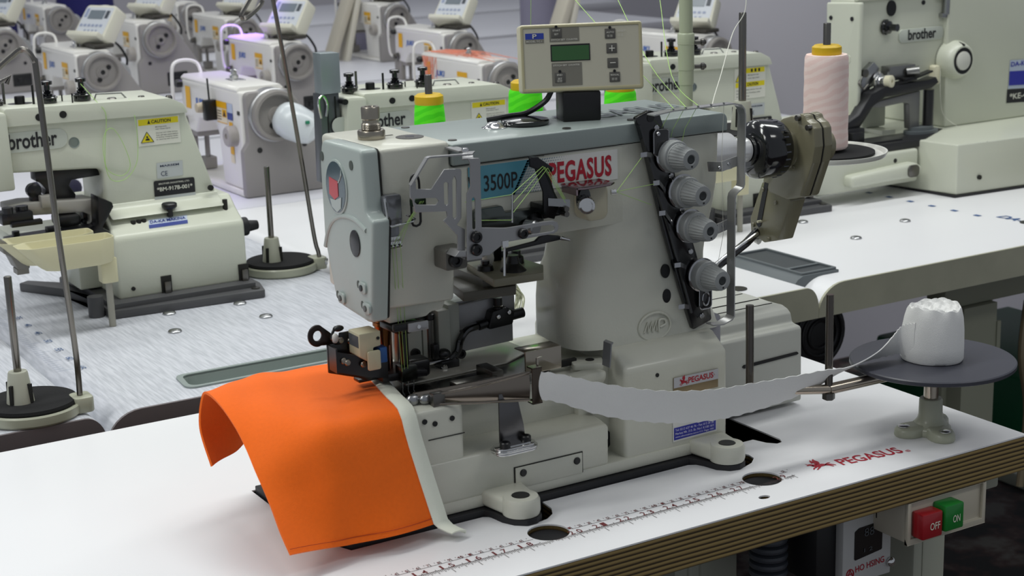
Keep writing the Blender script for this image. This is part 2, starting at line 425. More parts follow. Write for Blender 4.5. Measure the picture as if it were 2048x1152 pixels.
# ---- second row: tables whose long edges roll down where two meet
def rolled(x0, x1, y0, y1, rl, rrr, z=0, th=.036):
    "cross-section in xz with rolled edges: rl / rrr = (width, drop) of the left / right roll"
    pts = []
    def arc(x, w, d, left):
        o = []
        for k in range(9):
            t = k / 8 * PI / 2
            if left: o.append((x + w - w * math.sin(PI / 2 - t), z - d + d * math.cos(PI / 2 - t)))
            else: o.append((x - w + w * math.sin(t), z - d + d * math.cos(t)))
        return o
    pts += arc(x0, *rl, True) if rl else [(x0, z)]
    pts += arc(x1, *rrr, False) if rrr else [(x1, z)]
    pts += [(x1, z - th), (x0, z - th)]
    return pts
M_EDGE = mat('mauve_grey_edging', '#6d6668', .5)
M_EDGEW = mat('scuffed_ivory_edging', '#a8a793', .5, var=.18, vscale=18)
def row_table(label, x0, x1, y0, y1, rl, rrr, topm, edgem, grp='second row of sewing tables', edge_y=.004, legs=True, th=.036, hole=None):
    t = thing('sewing_table', ((x0 + x1) / 2, (y0 + y1) / 2, -.75), label, 'table', grp)
    pr_ = rolled(x0, x1, y0, y1, rl, rrr, 0, th)
    if hole:
        b = B(); b.prism([(x0 + rl[0], y0 + edge_y), (x1 - rrr[0], y0 + edge_y), (x1 - rrr[0], y1), (x0 + rl[0], y1)], 'z', -th, 0, holes=(hole,))
        L_ = [p for p in rolled(x0, x0 + rl[0] + .0, y0, y1, rl, None, 0, th)]; R_ = rolled(x1 - rrr[0], x1, y0, y1, None, rrr, 0, th)
        b.prism(L_, 'y', y0 + edge_y, y1).prism(R_, 'y', y0 + edge_y, y1).out('tabletop', topm, t, smooth=50)
    else: B().prism(pr_, 'y', y0 + edge_y, y1).out('tabletop', topm, t, smooth=50)
    B().prism(pr_, 'y', y0, y0 + edge_y).out('edge_band', edgem, t, smooth=0)
    if legs:
        for x in (x0 + .05, x1 - .12):
            B().box(x, x + .07, (y0 + y1) / 2 - .03, (y0 + y1) / 2 + .03, -.75, -th - .0005, .004).box(x, x + .07, y0 + .03, y1 - .03, -.75, -.72, .004).out('leg', M_LEGG, t)
    return t
TRAY_O = rpoly([(-.184, .6, .014), (.026, .602, .014), (.026, .655, .014), (-.179, .657, .014)])
ta = row_table('brushed white table at the left under the felt-topped thread stand', -1.3, -.289, .566, 1.75, None, (.022, .03), M_SHEET, M_EDGE)
tb = row_table('brushed white table carrying the button sewer with the cream tray', -.2886, .199, .566, 1.55, (.040, .036), (.02, .02), M_SHEET, M_EDGE, hole=rpoly([(-.1825, .602, .013), (.0245, .604, .013), (.0245, .653, .013), (-.1775, .655, .013)]))
tc_ = row_table('white table hidden mostly behind the large sewing machine, with a black grommet hole', .1995, .690, .531, 1.55, (.02, .02), (.022, .03), M_TOP, M_EDGEW, th=.045)
td = row_table('white table on the right with scuffed ivory front edge and grey pocket', .6905, 1.95, .531, 1.62, (.045, .04), None, M_TOP, M_EDGEW, th=.045)
# tape measure printed along the joint of the left tables
b = B()
for i in range(26, 66):
    yy = .762 + (65 - i) * .0094
    L = .020 if i % 5 == 0 else .011
    flat(b, [(-.286, yy), (-.286 + L, yy), (-.286 + L, yy + .0006), (-.286, yy + .0006)], (0, 0, -.001), X_, Y_, .0012)
    if i % 5 == 0: text(b, str(i), (-.2605, yy + .0065, 0), (0, -1, 0), (1, 0, 0), .013, .009, .01, lift=.0006)
b.out('tape_measure_print', mat('print_blue_grey', '#4a648c', .6), tb, smooth=0)
# grey recessed tray let into the table with the button sewer
o_ = TRAY_O; i_ = rpoly([(-.178, .6055, .012), (.02, .6075, .012), (.02, .649, .012), (-.172, .6515, .012)])
tr = thing('tool_tray', (-.08, .628, 0), 'shallow grey-green tool tray let into the brushed white table', 'tray')
M_TT = mat('grey_green_plastic', '#8b9592', .4)
B().prism(o_, 'z', -.0005, .0022, holes=(i_,)).out('rim', M_TT, tr)
b = B(); b.prism([(p[0], p[1]) for p in i_], 'z', -.0215, -.0205); n = len(i_)
for k in range(n):
    p, q = i_[k], i_[(k + 1) % n]; b.bm.faces.new([b.bm.verts.new(c) for c in ((*p, -.0205), (*q, -.0205), (*q, .001), (*p, .001))])
b.out('well', mat('grey_green_plastic_well', '#9fa9a5', .45), tr)
# flat screw caps in the table tops
def cap(x, y, label, grp):
    b = B().lathe([(.0088, .0), (.0088, .0016), (.0076, .003), (.004, .004), (0, .0042)], (x, y, .0), n=20)
    o = b.out('screw_cap', M_STEEL, None); tag(o, label, 'cap', grp); return o
for (x, y, l) in ((-.1092, .8466, 'steel screw cap in the brushed table below the cream tray'), (.0146, .844, 'steel screw cap in the brushed table right of the cream tray, toward the front'), (.0128, .9296, 'steel screw cap touching the dark base plate of the left button sewer'), (-.084, .938, 'steel screw cap half under the left end of the dark base plate')):
    cap(x, y, l, 'screw caps in the left table')
for (x, y, l) in ((.945, .86, 'steel screw cap in the white table nearest the dark base plate behind the khaki gearbox'), (.93, .72, 'steel screw cap in the white table just above the grey pocket'), (1.075, .765, 'steel screw cap in the white table farthest right of the three')):
    cap(x, y, l, 'screw caps in the right table')
for (x, y, n) in ((.5935, .585, 'black grommet hole in the white table beside the grey pocket'), (1.215, .64, 'black grommet hole in the white table at the right picture edge')):
    tag(B().cyl((x, y, .0), (x, y, .0012), .0125, n=24).out('grommet', M_BLACK), n, 'grommet', 'grommets')
# ---------------------------------------------------------------- the large flatbed machine
def loft(b, rings, bev=0):
    t = bmesh.new(); R = [[t.verts.new(p) for p in r] for r in rings]; n = len(R[0])
    for A, C in zip(R, R[1:]):
        for k in range(n): t.faces.new((A[k], A[(k + 1) % n], C[(k + 1) % n], C[k]))
    t.faces.new(R[0]); t.faces.new(R[-1][::-1])
    return b._add(t, bev)
def screw(p, d, r, m, parent, name='screw', h=.0016, slot=True):
    d = V(d).normalized(); p = V(p); b = B(); b.lathe([(r, -.0005), (r, h * .55), (r * .8, h), (0, h * 1.1)], p, d, 16)
    o = b.out(name, m, parent)
    return o
ms = thing('sewing_machine', (0, .17, .006), 'large cream flatbed sewing machine with grey top cover on the front table', 'sewing machine')

# base, bed and gasket
LUGS = ((-.074, .056), (.158, .058))
gk = [(-.243, .259), (-.243, .122), (-.228, .0822), (-.098, .0822), (-.0945, .0735), (-.0925, .058), (-.087, .046), (-.078, .038), (-.068, .0385), (-.059, .045), (-.0555, .056), (-.0555, .0822), (.1315, .0822), (.138, .068),
      (.1415, .053), (.150, .043), (.160, .0405), (.170, .045), (.1765, .055), (.178, .07), (.186, .083), (.186, .259)]
B().prism(gk, 'z', -.036, .0055, .001).out('gasket', M_RUBBER, ms)
b = B()
b.box(-.236, .184, .0872, .252, .0055, .018, .003)
b.prism([(-.2365, .25), (-.2365, .112), (-.214, .0878), (.043, .0878), (.043, .25)], 'z', .0155, .0565, .004, 3)
b.prism([(-.2365, .25), (-.2365, .112), (-.214, .0893), (-.1095, .0893), (-.1095, .25)], 'z', .052, .107, .005, 3)
b.prism([(.088, .0545), (.100, .0575), (.126, .0605), (.126, .04), (.088, .04)], 'x', -.112, .0425, .002)
b.box(-.112, .032, .124, .25, .05, .1005, .003)
b.box(.028, .07, .117, .25, .006, .104, .004)
b.prism([(.0895, .006), (.0895, .1035), (.1115, .1195), (.25, .1195), (.25, .006)], 'x', .0625, .1835, .0045, 3)
b.prism([(.117, .085), (.117, .104), (.1, .104), (.1, .097), (.109, .085)], 'x', .012, .05, .003)
for (x, y) in LUGS:
    b.lathe([(.0165, .006), (.0175, .009), (.0172, .019), (.0155, .0222), (.0085, .0226), (.0075, .0212), (.0072, .012)], (x, y, 0), n=32)
    b.prism([(x - .0165, y), (x + .0165, y), (x + .022, .092), (x - .022, .092)], 'z', .0062, .0212, .004, 3)
bed = b.out('bed', M_CREAM, ms)
for (x, y) in LUGS: B().cyl((x, y, .0205), (x, y, .0229), .0078, n=24).out('bolt_hole', M_BLACK, ms)
# dark joint lines, screw holes and marks on the bed
M_GAP = mat('dark_gap', '#1b1b18', .8)
b = B(); b.box(-.146, -.1098, .0886, .0893, .0785, .0792)
b.out('joint_line', M_GAP, ms)
for k, (x, z) in enumerate(((-.139, .0928), (-.1218, .0945), (-.149, .0965))):
    B().cyl((x, .0882, z), (x, .09, z), .0024, n=14).out('screw_hole', M_BLACK, ms)
for k, (x, z) in enumerate(((-.024, .088), (-.011, .0872))):
    B().cyl((x, .1225, z), (x, .125, z), .0022, n=14).out('screw_hole', M_BLACK, ms)
B().cyl((.0995, .0888, .093), (.0995, .09, .093), .002, n=12).out('screw_hole', M_BLACK, ms)
B().cyl((.054, .1155, .03), (.054, .1175, .03), .0105, n=28).out('bore_plug', M_RUBBER, ms)
B().box(.038, .052, .108, .118, .062, .071, .003).out('rubber_stop', M_BLACK, ms)
# rectangular cover plate on the front of the bed
b = B(); b.box(-.0602, .0118, .0864, .088, .0155, .0352, .0006); cp = b.out('cover_plate', M_CREAM, ms)
B().prism([(-.0615, .0155), (-.0602, .0155), (-.0602, .0352), (.0118, .0352), (.0118, .0155), (.0126, .0155), (.0126, .0361), (-.0615, .0361)], 'y', .0871, .0876).out('joint_line', M_GAP, ms)
for (x, z) in ((-.0525, .0295), (.0055, .0285)): screw((x, .0864, z), (0, -1, 0), .0035, M_BLACK, cp)
# vertical grey panel between bed block and belt cover
B().box(.1838, .2045, .125, .25, .006, .128, .004, 3).out('end_panel', mat('lavender_grey_plastic', '#8c8c93', .45), ms)
b = B()
pro = [(.345, .102), (.2413, .1028), (.2118, .1022), (.1888, .1031), (.180, .1005), (.175, .0967), (.1735, .0915), (.1725, .0878), (.168, .0868), (.1605, .0862), (.158, .0835), (.1567, .004), (.345, .004)]
b.prism(rpoly([(p[0], p[1], .004) for p in pro], 3), 'x', .216, .3355, .003, 2)
bc = b.out('belt_cover', mat('pale_grey_plastic', '#b9bab2', .42), ms)
b = B(); b.box(.2045, .216, .15, .25, .004, .124, .005, 3); b.out('belt_cover_rim', mat('pale_grey_plastic', '#b9bab2', .42), ms)
b = B()
for y in (.20, .222, .25): b.box(.222, .331, y, y + .0012, .1022, .1032)
b.out('groove', M_GAP, bc)
B().prism([(.256, .0555), (.258, .0575), (.329, .0595), (.331, .0575), (.329, .0565), (.258, .054)], 'y', .1563, .158, M=None).out('slot', M_BLACK, bc)
B().box(.2065, .2125, .149, .151, .055, .06, .001).out('latch_hole', M_BLACK, ms)

# column and arm
def crossring(x0, x1, y0, y1, z, rl, rr_):
    return [(p[0], p[1], z) for p in rpoly([(x0, y0, rl), (x1, y0, rr_), (x1, y1, .02), (x0 + .046, y1, .018), (x0 + .0115, .206, .02)], 8)]
b = B()
LV = [(.1185, .0265, .2035, .1165), (.124, .0265, .201, .1175), (.14, .0265, .195, .119), (.156, .0268, .1915, .12), (.172, .0285, .189, .121), (.184, .0315, .1885, .122), (.194, .037, .1885, .122), (.204, .0395, .190, .122), (.225, .043, .1955, .122), (.236, .045, .1985, .122), (.262, .045, .204, .122), (.29, .045, .2055, .122), (.3105, .045, .206, .122)]
loft(b, [crossring(x0, x1, y, .246, z, .05, .022) for z, x0, x1, y in LV])
b.prism([(-.1638, .192), (-.0965, .190), (-.094, .2345), (.02, .2355), (.02, .31), (-.0955, .31), (-.0955, .3325), (-.1638, .3325)], 'y', .122, .24, .004, 3)
b.prism(rpoly([(.0, .2355), (.16, .2355, .0), (.16, .3105), (.0, .3105)]), 'y', .1221, .24, .002)
b.prism([(-.158, .1765), (-.121, .1775), (-.116, .181), (-.1045, .1815), (-.0995, .192), (-.158, .192)], 'y', .130, .20, .0025)
arm = b.out('arm', M_CREAM, ms)
b = B()
b.prism(rpoly([(-.0945, .3105), (.2065, .3105), (.2065, .3285, .014), (-.0945, .3295, .002)], 8), 'y', .1195, .246, .0035, 3)
tcov = b.out('top_cover', M_GREY, ms)
B().box(-.094, .206, .1212, .24, .3097, .3106).out('joint_line', M_GAP, ms)
# raised lettering along the top cover
b = B(); text(b, 'PEGASUS', (.058, .165, .3298), (1, 0, 0), (0, 1, 0), .132, .036, .02)
b.out('raised_lettering', mat('grey_green_glossy', '#7c8683', .12, coat=.8), ms, smooth=0)
# face cover with oval window
pf = rpoly([(.2, .3335, .008), (.1215, .334, .006), (.1175, .279, .01), (.1045, .2755, .004), (.1175, .1845, .004), (.126, .1835, .004), (.177, .1875, .014), (.1895, .197, .014), (.197, .219, .02), (.205, .244, .02), (.2055, .312, .01)], 5)
b = B(); b.prism(pf, 'x', -.1815, -.1645, .0035, 3)
fc = b.out('face_cover', M_FACE, ms)
B().prism([(p[0] * .985 + .0024, p[1] * .985 + .004) for p in pf], 'x', -.1650, -.1635).out('joint_line', M_GAP, ms)
def oval(cy, cz, ry, rz, n=32): return [(cy + ry * math.cos(2 * PI * k / n), cz + rz * math.sin(2 * PI * k / n)) for k in range(n)]
# scooped lower panel of the face cover: a raised rim round the scoop
rim = smooth_path([(-.1806, .2035, .237), (-.1806, .196, .252), (-.1806, .183, .2645), (-.1806, .163, .271), (-.1806, .140, .2715), (-.1806, .118, .2655)], 6)
B().tube(rim, .0026, 10).out('scoop_rim', M_FACE, fc)
wy, wz = .1715, .2955
B().prism(oval(wy, wz, .0215, .0245), 'x', -.1828, -.1808, .0006).out('window_bezel', M_FACE, fc)
B().prism(oval(wy, wz, .0195, .0225), 'x', -.1832, -.182).out('sight_glass', mat('dark_glass', '#3d525a', .08, coat=.8), fc)
b = B(); b.prism([(.166, .301), (.183, .303), (.184, .288), (.174, .284), (.166, .288)], 'x', -.1837, -.183); b.out('red_float', mat('float_red', '#c03038', .3, coat=.6), fc)
b = B(); b.prism([(.160, .288), (.172, .284), (.183, .284), (.180, .277), (.170, .2735), (.162, .278)], 'x', -.1837, -.183).prism([(.158, .313), (.160, .306), (.166, .300), (.164, .30), (.1575, .308)], 'x', -.1837, -.183); b.out('painted_shine', mat('pale_shine', '#a9b3ae', .2, coat=.6), fc)  # pale flat shapes paint a shine onto the sight glass
B().prism(oval(.1405, .2505, .0098, .0118), 'x', -.1826, -.181, .0004).out('finger_hole_plug', mat('dark_plastic_sheen', '#2a2a2c', .25), fc)
for (y, z) in ((.1405, .3185), (.1995, .319)): B().prism(oval(y, z, .0034, .0042, 18), 'x', -.1822, -.181).out('screw_hole', mat('hole_grey', '#4c544f', .6), fc)
for (y, z) in ((.1285, .2135), (.1725, .1955), (.1225, .1965)):
    bs = B().prism(rr(y - .0065, y + .0065, z - .005, z + .005, .0035, 4), 'x', -.1838, -.181, .0008).out('boss', M_FACE, fc)
    B().prism(oval(y + .0005, z, .0026, .0028, 14), 'x', -.1848, -.1836).out('screw', M_DSTEEL if z != .2135 else M_BLACK, bs)
    B().prism(oval(y + .0105, z + .001, .0026, .0036, 14), 'x', -.1818, -.181).out('recess', mat('hole_grey', '#4c544f', .6), fc)
# chrome oil filler on the head
b = B(); b.lathe([(.0118, 0), (.0122, .001), (.0122, .007), (.0115, .008), (.0082, .0085), (.0082, .0135), (.0074, .0145), (.0074, .017), (.0082, .018), (.0082, .0275), (.0075, .0285), (.0052, .0285), (.0046, .027), (0, .027)], (-.142, .18, .3325), n=40)
ff = b.out('oil_filler', mat('nickel', '#a39c90', .28, 1.0), ms)
b = B()
for k in range(5): b.lathe([(.0084, 0), (.0088, .0004), (.0084, .0008)], (-.142, .18, .3412 + k * .001), n=32)
b.out('thread_ring', mat('nickel', '#a39c90', .28, 1.0), ff)
b = B(); b.prism(circ(-.112, .165, .0125, 32), 'z', .3323, .333); ss = b.out('oil_sight_plate', mat('smoked_window', '#55544f', .25), ms)
b = B(); b.prism(circ(-.112, .165, .0040, 24), 'z', .3329, .3334); b.out('oil_sight_lens', M_CHROME, ss)
b = B(); b.prism([(-.128, .185), (-.118, .185), (-.118, .1875), (-.1265, .1875), (-.1265, .190), (-.128, .190)], 'z', .3324, .3328); b.out('embossed_mark', M_GAP, ms)
b = B(); b.lathe([(.0118, 0), (.0118, .0008), (.009, .0016), (.0068, .0042), (.0045, .0058), (.0032, .0058), (.0028, .0045), (0, .0045)], (-.0165, .18, .329), n=32)
b.out('oil_cap', M_CHROME, ms)
b = B(); b.lathe([(.0218, 0), (.0225, .001), (.0225, .0035), (.0215, .0045), (.019, .005), (.010, .0062), (0, .0066)], (.0165, .18, .3296), n=40); b.out('vent_cap', M_GLOSSBLK, ms)
for (x, y) in ((-.083, .14), (-.08, .235), (.03, .13), (.105, .135)): B().cyl((x, y, .329), (x, y, .3302), .004, n=16).out('cover_screw', M_DSTEEL, ms)
# sticker on the arm
YF = .1215
b = B(); flat(b, [(-.079, .2775), (.0795, .2785), (.0795, .3065), (-.079, .3075)], (0, YF, 0), X_, Z_, .0002); stk = b.out('name_sticker', mat('sticker_white', '#d9d9d4', .35), ms, smooth=0)
b = B(); flat(b, [(-.079, .2775), (-.032, .2775), (-.014, .3075), (-.079, .3075)], (0, YF, 0), X_, Z_, .0004); b.out('sticker_teal', mat('sticker_teal', '#4f8c9e', .35), stk, smooth=0)
b = B()
for i in range(19):
    for j in range(13):
        x = -.033 + i * .00255 + j * .0013; z = .2785 + j * .0023; d = i / 19 + .08
        s_ = .0021 * max(.04, 1 - d) ** .7
        x0, x1 = (-.032 + (z - .2775) * .6), .055
        if x > x0 - .003 and x < x1: flat(b, [(x - s_ * .9, z - s_ * .5), (x + s_ * .3, z - s_ * .5), (x + s_ * .9, z + s_ * .5), (x - s_ * .3, z + s_ * .5)], (0, YF, 0), X_, Z_, .0004)
b.out('sticker_halftone', mat('sticker_teal_grey', '#7d8f94', .35), stk, smooth=0)
b = B(); text(b, 'W', (-.0795, YF - .0004, .2855), X_, Z_, .012, .0135, .008); text(b, '3500P', (-.0635, YF - .0004, .284), X_, Z_, .0345, .0145, .008)
b.out('model_lettering', M_INK, stk, smooth=0)
b = B(); text(b, 'PEGASUS', (.0045, YF - .0004, .2825), X_, Z_, .068, .0195, .03, space=1.08)
b.out('maker_lettering', M_RED, stk, smooth=0)
# raised oval emblem on the column
b = B()
b.tube([(.1175 + .0185 * math.cos(t), .1175, .1315 + .0135 * math.sin(t)) for t in [2 * PI * k / 40 for k in range(40)]], .0012, 8, True)
for k in range(3): b.tube([(.105 + k * .005, .1172, .127), (.109 + k * .005, .1172, .1365), (.1095 + k * .005, .1172, .127)], .0011, 6)
b.tube(smooth_path([(.122, .1172, .1255), (.1225, .1172, .1365), (.129, .1172, .1365), (.130, .1172, .132), (.123, .1172, .130)], 4), .0012, 6)
b.out('emblem', M_CREAM, ms)
# plates and stickers on the bed block
b = B(); b.box(.1178, .1713, .0885, .0893, .068, .0868, .0005); pl = b.out('maker_plate', mat('brass_plate', '#8a7a5c', .35, .6), ms)
b = B(); flat(b, [(.118, .0765), (.1711, .0765), (.1711, .0868), (.118, .0868)], (0, .0884, 0), X_, Z_, .0002); b.out('plate_field', mat('plate_silver', '#b9b9bd', .35), pl, smooth=0)
b = B(); winged_horse(b, (.1245, .0883, .0775), X_, Z_, .0105); text(b, 'PEGASUS', (.135, .0883, .0788), X_, Z_, .03, .0058, .025); text(b, 'R', (.1658, .0883, .081), X_, Z_, .0012, .0014)
b.out('plate_lettering', M_RED, pl, smooth=0)
b = B(); flat(b, [(.117, .0225), (.1698, .0235), (.1698, .043), (.117, .042)], (0, .0892, 0), X_, Z_, .0003); ds = b.out('dealer_sticker', mat('sticker_white', '#d9d9d4', .35), ms, smooth=0)
b = B(); flat(b, [(.1183, .0242), (.1686, .0252), (.1686, .0375), (.1183, .0365)], (0, .0889, 0), X_, Z_, .0002); b.out('blue_field', mat('dealer_blue', '#2b2f9a', .4), ds, smooth=0)
b = B()
for k, s_ in enumerate(('www.nihonmakine.com.tr 0 21 Pegas 1001', 'Merkez Mh. 213. Sk. No:1 K:100 16/1', 'Tel: 0212 637 46 76 - Fax: 612 26 26')):
    text(b, s_, (.1195, .0885, .0258 + k * .0036), X_, (0, 0, 1), .046, .0023, .01)
b.out('sticker_print', mat('sticker_print_white', '#d0d0ea', .5), ds, smooth=0)

# thread tension plate with four dials
tp = [(.0945, .3345), (.1115, .340), (.122, .336), (.128, .320), (.133, .315), (.142, .262), (.154, .228), (.1615, .205), (.180, .150), (.1829, .128), (.1597, .1214), (.145, .165), (.1263, .2243), (.1135, .272), (.1011, .3197)]
b = B(); b.prism(rpoly([(p[0], p[1], .003) for p in tp], 3), 'y', .1135, .119, .0008)
b.strap([(.097, .1125, .328), (.112, .1125, .28), (.134, .1125, .21), (.156, .1125, .14)], (0, 1, 0), .006, .0018)
tpl = b.out('tension_plate', mat('gloss_black_plate', '#121215', .16, coat=.5), ms)
M_RIB = mat('chrome_dark', '#b0b0b2', .14, 1.0)
for (x, z) in ((.118, .323), (.1705, .134), (.1345, .276), (.147, .2425), (.157, .2)): screw((x, .1135, z), (0, -1, 0), .0028, M_RIB, tpl)
B().cyl((.1115, .1128, .333), (.1115, .115, .333), .004, n=16).out('plate_hole', M_BLACK, tpl)
b = B(); b.prism(rr(.1645, .1795, .1415, .168, .004), 'y', .109, .1115, .0008); lp_ = b.out('lower_thread_plate', mat('gloss_black_plate', '#121215', .16, coat=.5), tpl)
b = B(); b.tube([(p[0], .1095, p[1]) for p in rr(.1648, .1792, .1418, .1677, .004)], .0007, 6, True); b.tube([(.172 + .004 * math.cos(t), .1088, .152 + .0065 * math.sin(t)) for t in [2 * PI * k / 20 for k in range(20)]], .0009, 6, True); b.out('plate_rim', M_RIB, lp_)
b = B(); b.prism(rr(.112, .1295, .297, .322, .004), 'y', .109, .1125, .0008); up_ = b.out('upper_thread_plate', mat('gloss_black_plate', '#121215', .16, coat=.5), tpl)
B().tube([(p[0], .1095, p[1]) for p in rr(.1122, .1293, .2972, .3218, .004)], .0006, 6, True).out('plate_rim', M_RIB, up_)
for (x, z) in ((.1165, .318), (.1745, .1655)): screw((x, .109, z), (0, -1, 0), .0022, M_RIB, tpl)
def fluted(b, o, ax, prof, n=48, depth=.0006):
    "lathe whose outer rings carry grip flutes; prof: (r, h, fluted?)"
    d, u, w = frame_of(ax); o = V(o); R = []
    for r, h, f in prof:
        R.append([o + d * h + (u * math.cos(2 * PI * k / n) + w * math.sin(2 * PI * k / n)) * (r - (depth if f and k % 2 else 0)) for k in range(n)])
    loft(b, R)
def dial(x, z, nm='tension_dial'):
    b = B(); b.lathe([(.0148, 0), (.0150, .001), (.0150, .0085), (.0142, .0098), (.0125, .0105), (.0122, .012), (0, .012)], (x, .1095, z), (0, -1, 0), 40)
    fluted(b, (x, .1095, z), (0, -1, 0), [(.0118, .0115, 0), (.0122, .0125, 1), (.0108, .025, 1), (.0098, .0295, 1), (.009, .031, 0), (.005, .0315, 0), (.0042, .0308, 0), (.004, .0285, 0)], 48)
    o = b.out(nm, M_KNOB, ms, smooth=25)
    B().lathe([(.0042, .0), (.0030, .0002), (.0028, .0001), (0, .0)], (x, .1095 - .0305, z), (0, -1, 0), 16).out('dial_bore', mat('hole_dark', '#24292a', .5), o)
    B().cyl((x + .0005, .1095 - .0312, z - .0066), (x + .0005, .1095 - .0318, z - .0066), .0009, n=8).out('index_dot', M_BLACK, o)
    B().lathe([(.0165, 0), (.0165, .0018), (.0150, .0026), (.013, .003)], (x, .1115, z), (0, -1, 0), 32).out('tension_disc', M_RIB, o)
    return o
for (x, z) in ((.1319, .2961), (.1455, .2604), (.1543, .2258), (.1685, .1759)): dial(x, z)
for (x0, z0, x1, z1) in ((.0965, .3005, .113, .298), (.1105, .2725, .1265, .263), (.117, .243, .134, .231), (.1345, .1905, .150, .186), (.139, .149, .156, .1455)):
    b = B(); b.strap([(x0, .1085, z0), (x0 + .005, .106, z0 + .0005), (x1, .1115, z1)], (0, 0, 1), .0045, .0009); b.out('thread_eyelet', M_RIB, tpl)
for (x, z) in ((.1325, .183), (.1335, .1585)): B().prism(circ(x, z, .0048, 20, .0068), 'y', .1195, .1225).out('thread_slot', M_BLACK, ms)
# chrome guide rail round the dials
rail = [(.1, .097, .3385), (.1221, .097, .3405), (.1925, .097, .3404), (.2005, .097, .3385), (.2042, .097, .3345), (.2055, .097, .3285), (.2047, .097, .2625), (.2035, .097, .2595), (.1968, .097, .2556), (.1945, .097, .2535), (.1935, .097, .2497), (.193, .097, .1345), (.1905, .097, .1315), (.1803, .097, .1285), (.1697, .1, .1285)]
b = B(); b.strap(rail, (0, 1, 0), .0115, .0012)
rl_ = b.out('thread_guide_rail', mat('rail_chrome', '#adadab', .22, .6), ms)
for (x0, z0, x1, z1) in ((.1805, .2790, .205, .2835), (.1765, .2195, .1935, .2232)):
    b = B(); b.strap([(x0, .1165, z0), (x0 + .006, .1035, z0 + .001), (x1, .1030, z1)], (-.15, 0, 1), .0095, .0012); b.out('rail_bracket', mat('rail_chrome', '#adadab', .22, .6), rl_)
for (x, z) in ((.1835, .2794), (.1945, .2818), (.1795, .2202), (.188, .2222)): screw((x, .1035, z), (0, -1, 0), .0018, M_RIB, rl_)
for x in (.1215, .136, .15, .165, .18): b = B(); b.tube([(x, .092, .3398), (x, .0925, .3425), (x + .002, .0935, .3418), (x + .002, .094, .34)], .0006, 6); b.out('thread_eyelet', M_RIB, rl_)

# hand wheel shaft, hand wheel and khaki gearbox
axis = (1, 0, 0)
b = B(); b.lathe([(.0185, -.02), (.0185, .045), (.0175, .0465), (.0112, .047), (.0112, .0485), (.0125, .0495), (.0125, .068)], (.205, .175, .2815), (1, 0, -.06), 40); b.out('drive_shaft', mat('turned_aluminium', '#e6e6e6', .22, .35), ms)
b = B(); b.lathe([(.0135, -.004), (.0165, -.0035), (.0165, -.001), (.0225, .0), (.0285, .0045), (.0298, .008), (.0298, .0315), (.0285, .0345), (.02, .0355)], (.278, .175, .277), (1, 0, -.06), 48)
hw = b.out('hand_wheel', M_GLOSSBLK, ms)
b = B()
for k in range(24):
    t = 2 * PI * k / 24; b.box(.302, .308, .175 + .0292 * math.cos(t) - .0008, .175 + .0292 * math.cos(t) + .0008, .2755 + .0292 * math.sin(t) - .0008, .2755 + .0292 * math.sin(t) + .0008)
b.out('wheel_marks', mat('wheel_mark_grey', '#4a4d55', .4), hw)
khead = [(.1861, .2974), (.1775, .3041), (.1626, .3085), (.1555, .3085), (.1499, .3124), (.1425, .3115), (.1404, .307), (.133, .3041), (.1287, .299), (.1265, .2809), (.130, .264), (.1458, .227), (.1672, .2205), (.1959, .2239), (.208, .2346), (.2006, .250), (.1925, .275)]
b = B(); b.prism(rpoly([(p[0], p[1], .004) for p in khead], 3), 'x', .322, .3345, .0025, 2)
b.lathe([(.0205, 0), (.0205, .012), (.024, .0155), (.027, .017)], (.310, .172, .2755), (1, 0, -.06), 32)
gb = b.out('gearbox', M_KHAKI, ms)
b = B(); b.prism(rpoly([(p[0], p[1], .004) for p in khead], 3), 'x', .3353, .347, .003, 2); b.lathe([(.024, 0), (.022, .003), (.0165, .005), (.0165, .019), (.015, .0205), (0, .0205)], (.345, .158, .276), (1, 0, -.06), 32)
b.out('gearbox_lid', M_KHAKI, gb)
B().prism([(p[0] * .985 + .0025, p[1] * .985 + .004) for p in khead], 'x', .3344, .3354).out('joint_line', M_GAP, gb)
karm = [(.2075, .2346), (.2272, .1921), (.2259, .1771), (.204, .1696), (.1817, .1757), (.1625, .2218)]
ksl = [(.2035, .2346), (.1972, .2340), (.2095, .1865), (.2125, .1845), (.2165, .1875)]
b = B(); b.prism(rpoly([(p[0], p[1], .003) for p in karm], 3), 'x', .3225, .343, .002, 2)
ka = b.out('gearbox_arm', M_KHAKI, gb)
B().prism(ksl, 'x', .3218, .3235).out('slot', M_BLACK, ka)
B().cyl((.317, .2085, .192), (.326, .2085, .192), .0014, n=10).out('slot_pin', M_IVORY, ka)
for (y, z) in ((.2215, .186), (.196, .1745), (.218, .1755), (.206, .226), (.1855, .2155), (.158, .256)): screw((.3222, y, z), (-1, 0, 0), .0024, M_KHAKI, ka)
for (y, z) in ((.150, .308), (.134, .300)): B().cyl((.318, y, z), (.324, y, z), .003, n=12).out('bolt', M_DSTEEL, gb)
B().tube([(.323, .2185, .1755), (.3255, .2225, .170), (.3265, .2165, .168)], .0038, 8).out('cable_tie', M_WHITE, gb)
b = B(); b.tube([(.322, .216, .179), (.30, .206, .172), (.262, .20, .157), (.235, .2, .143), (.215, .2, .13)], .0046, 10); b.out('pull_rod', M_GLOSSBLK, ms)
B().tube([(.316, .207, .180), (.262, .196, .163), (.222, .194, .143)], .002, 8).out('steel_rod', M_CHROME, ms)
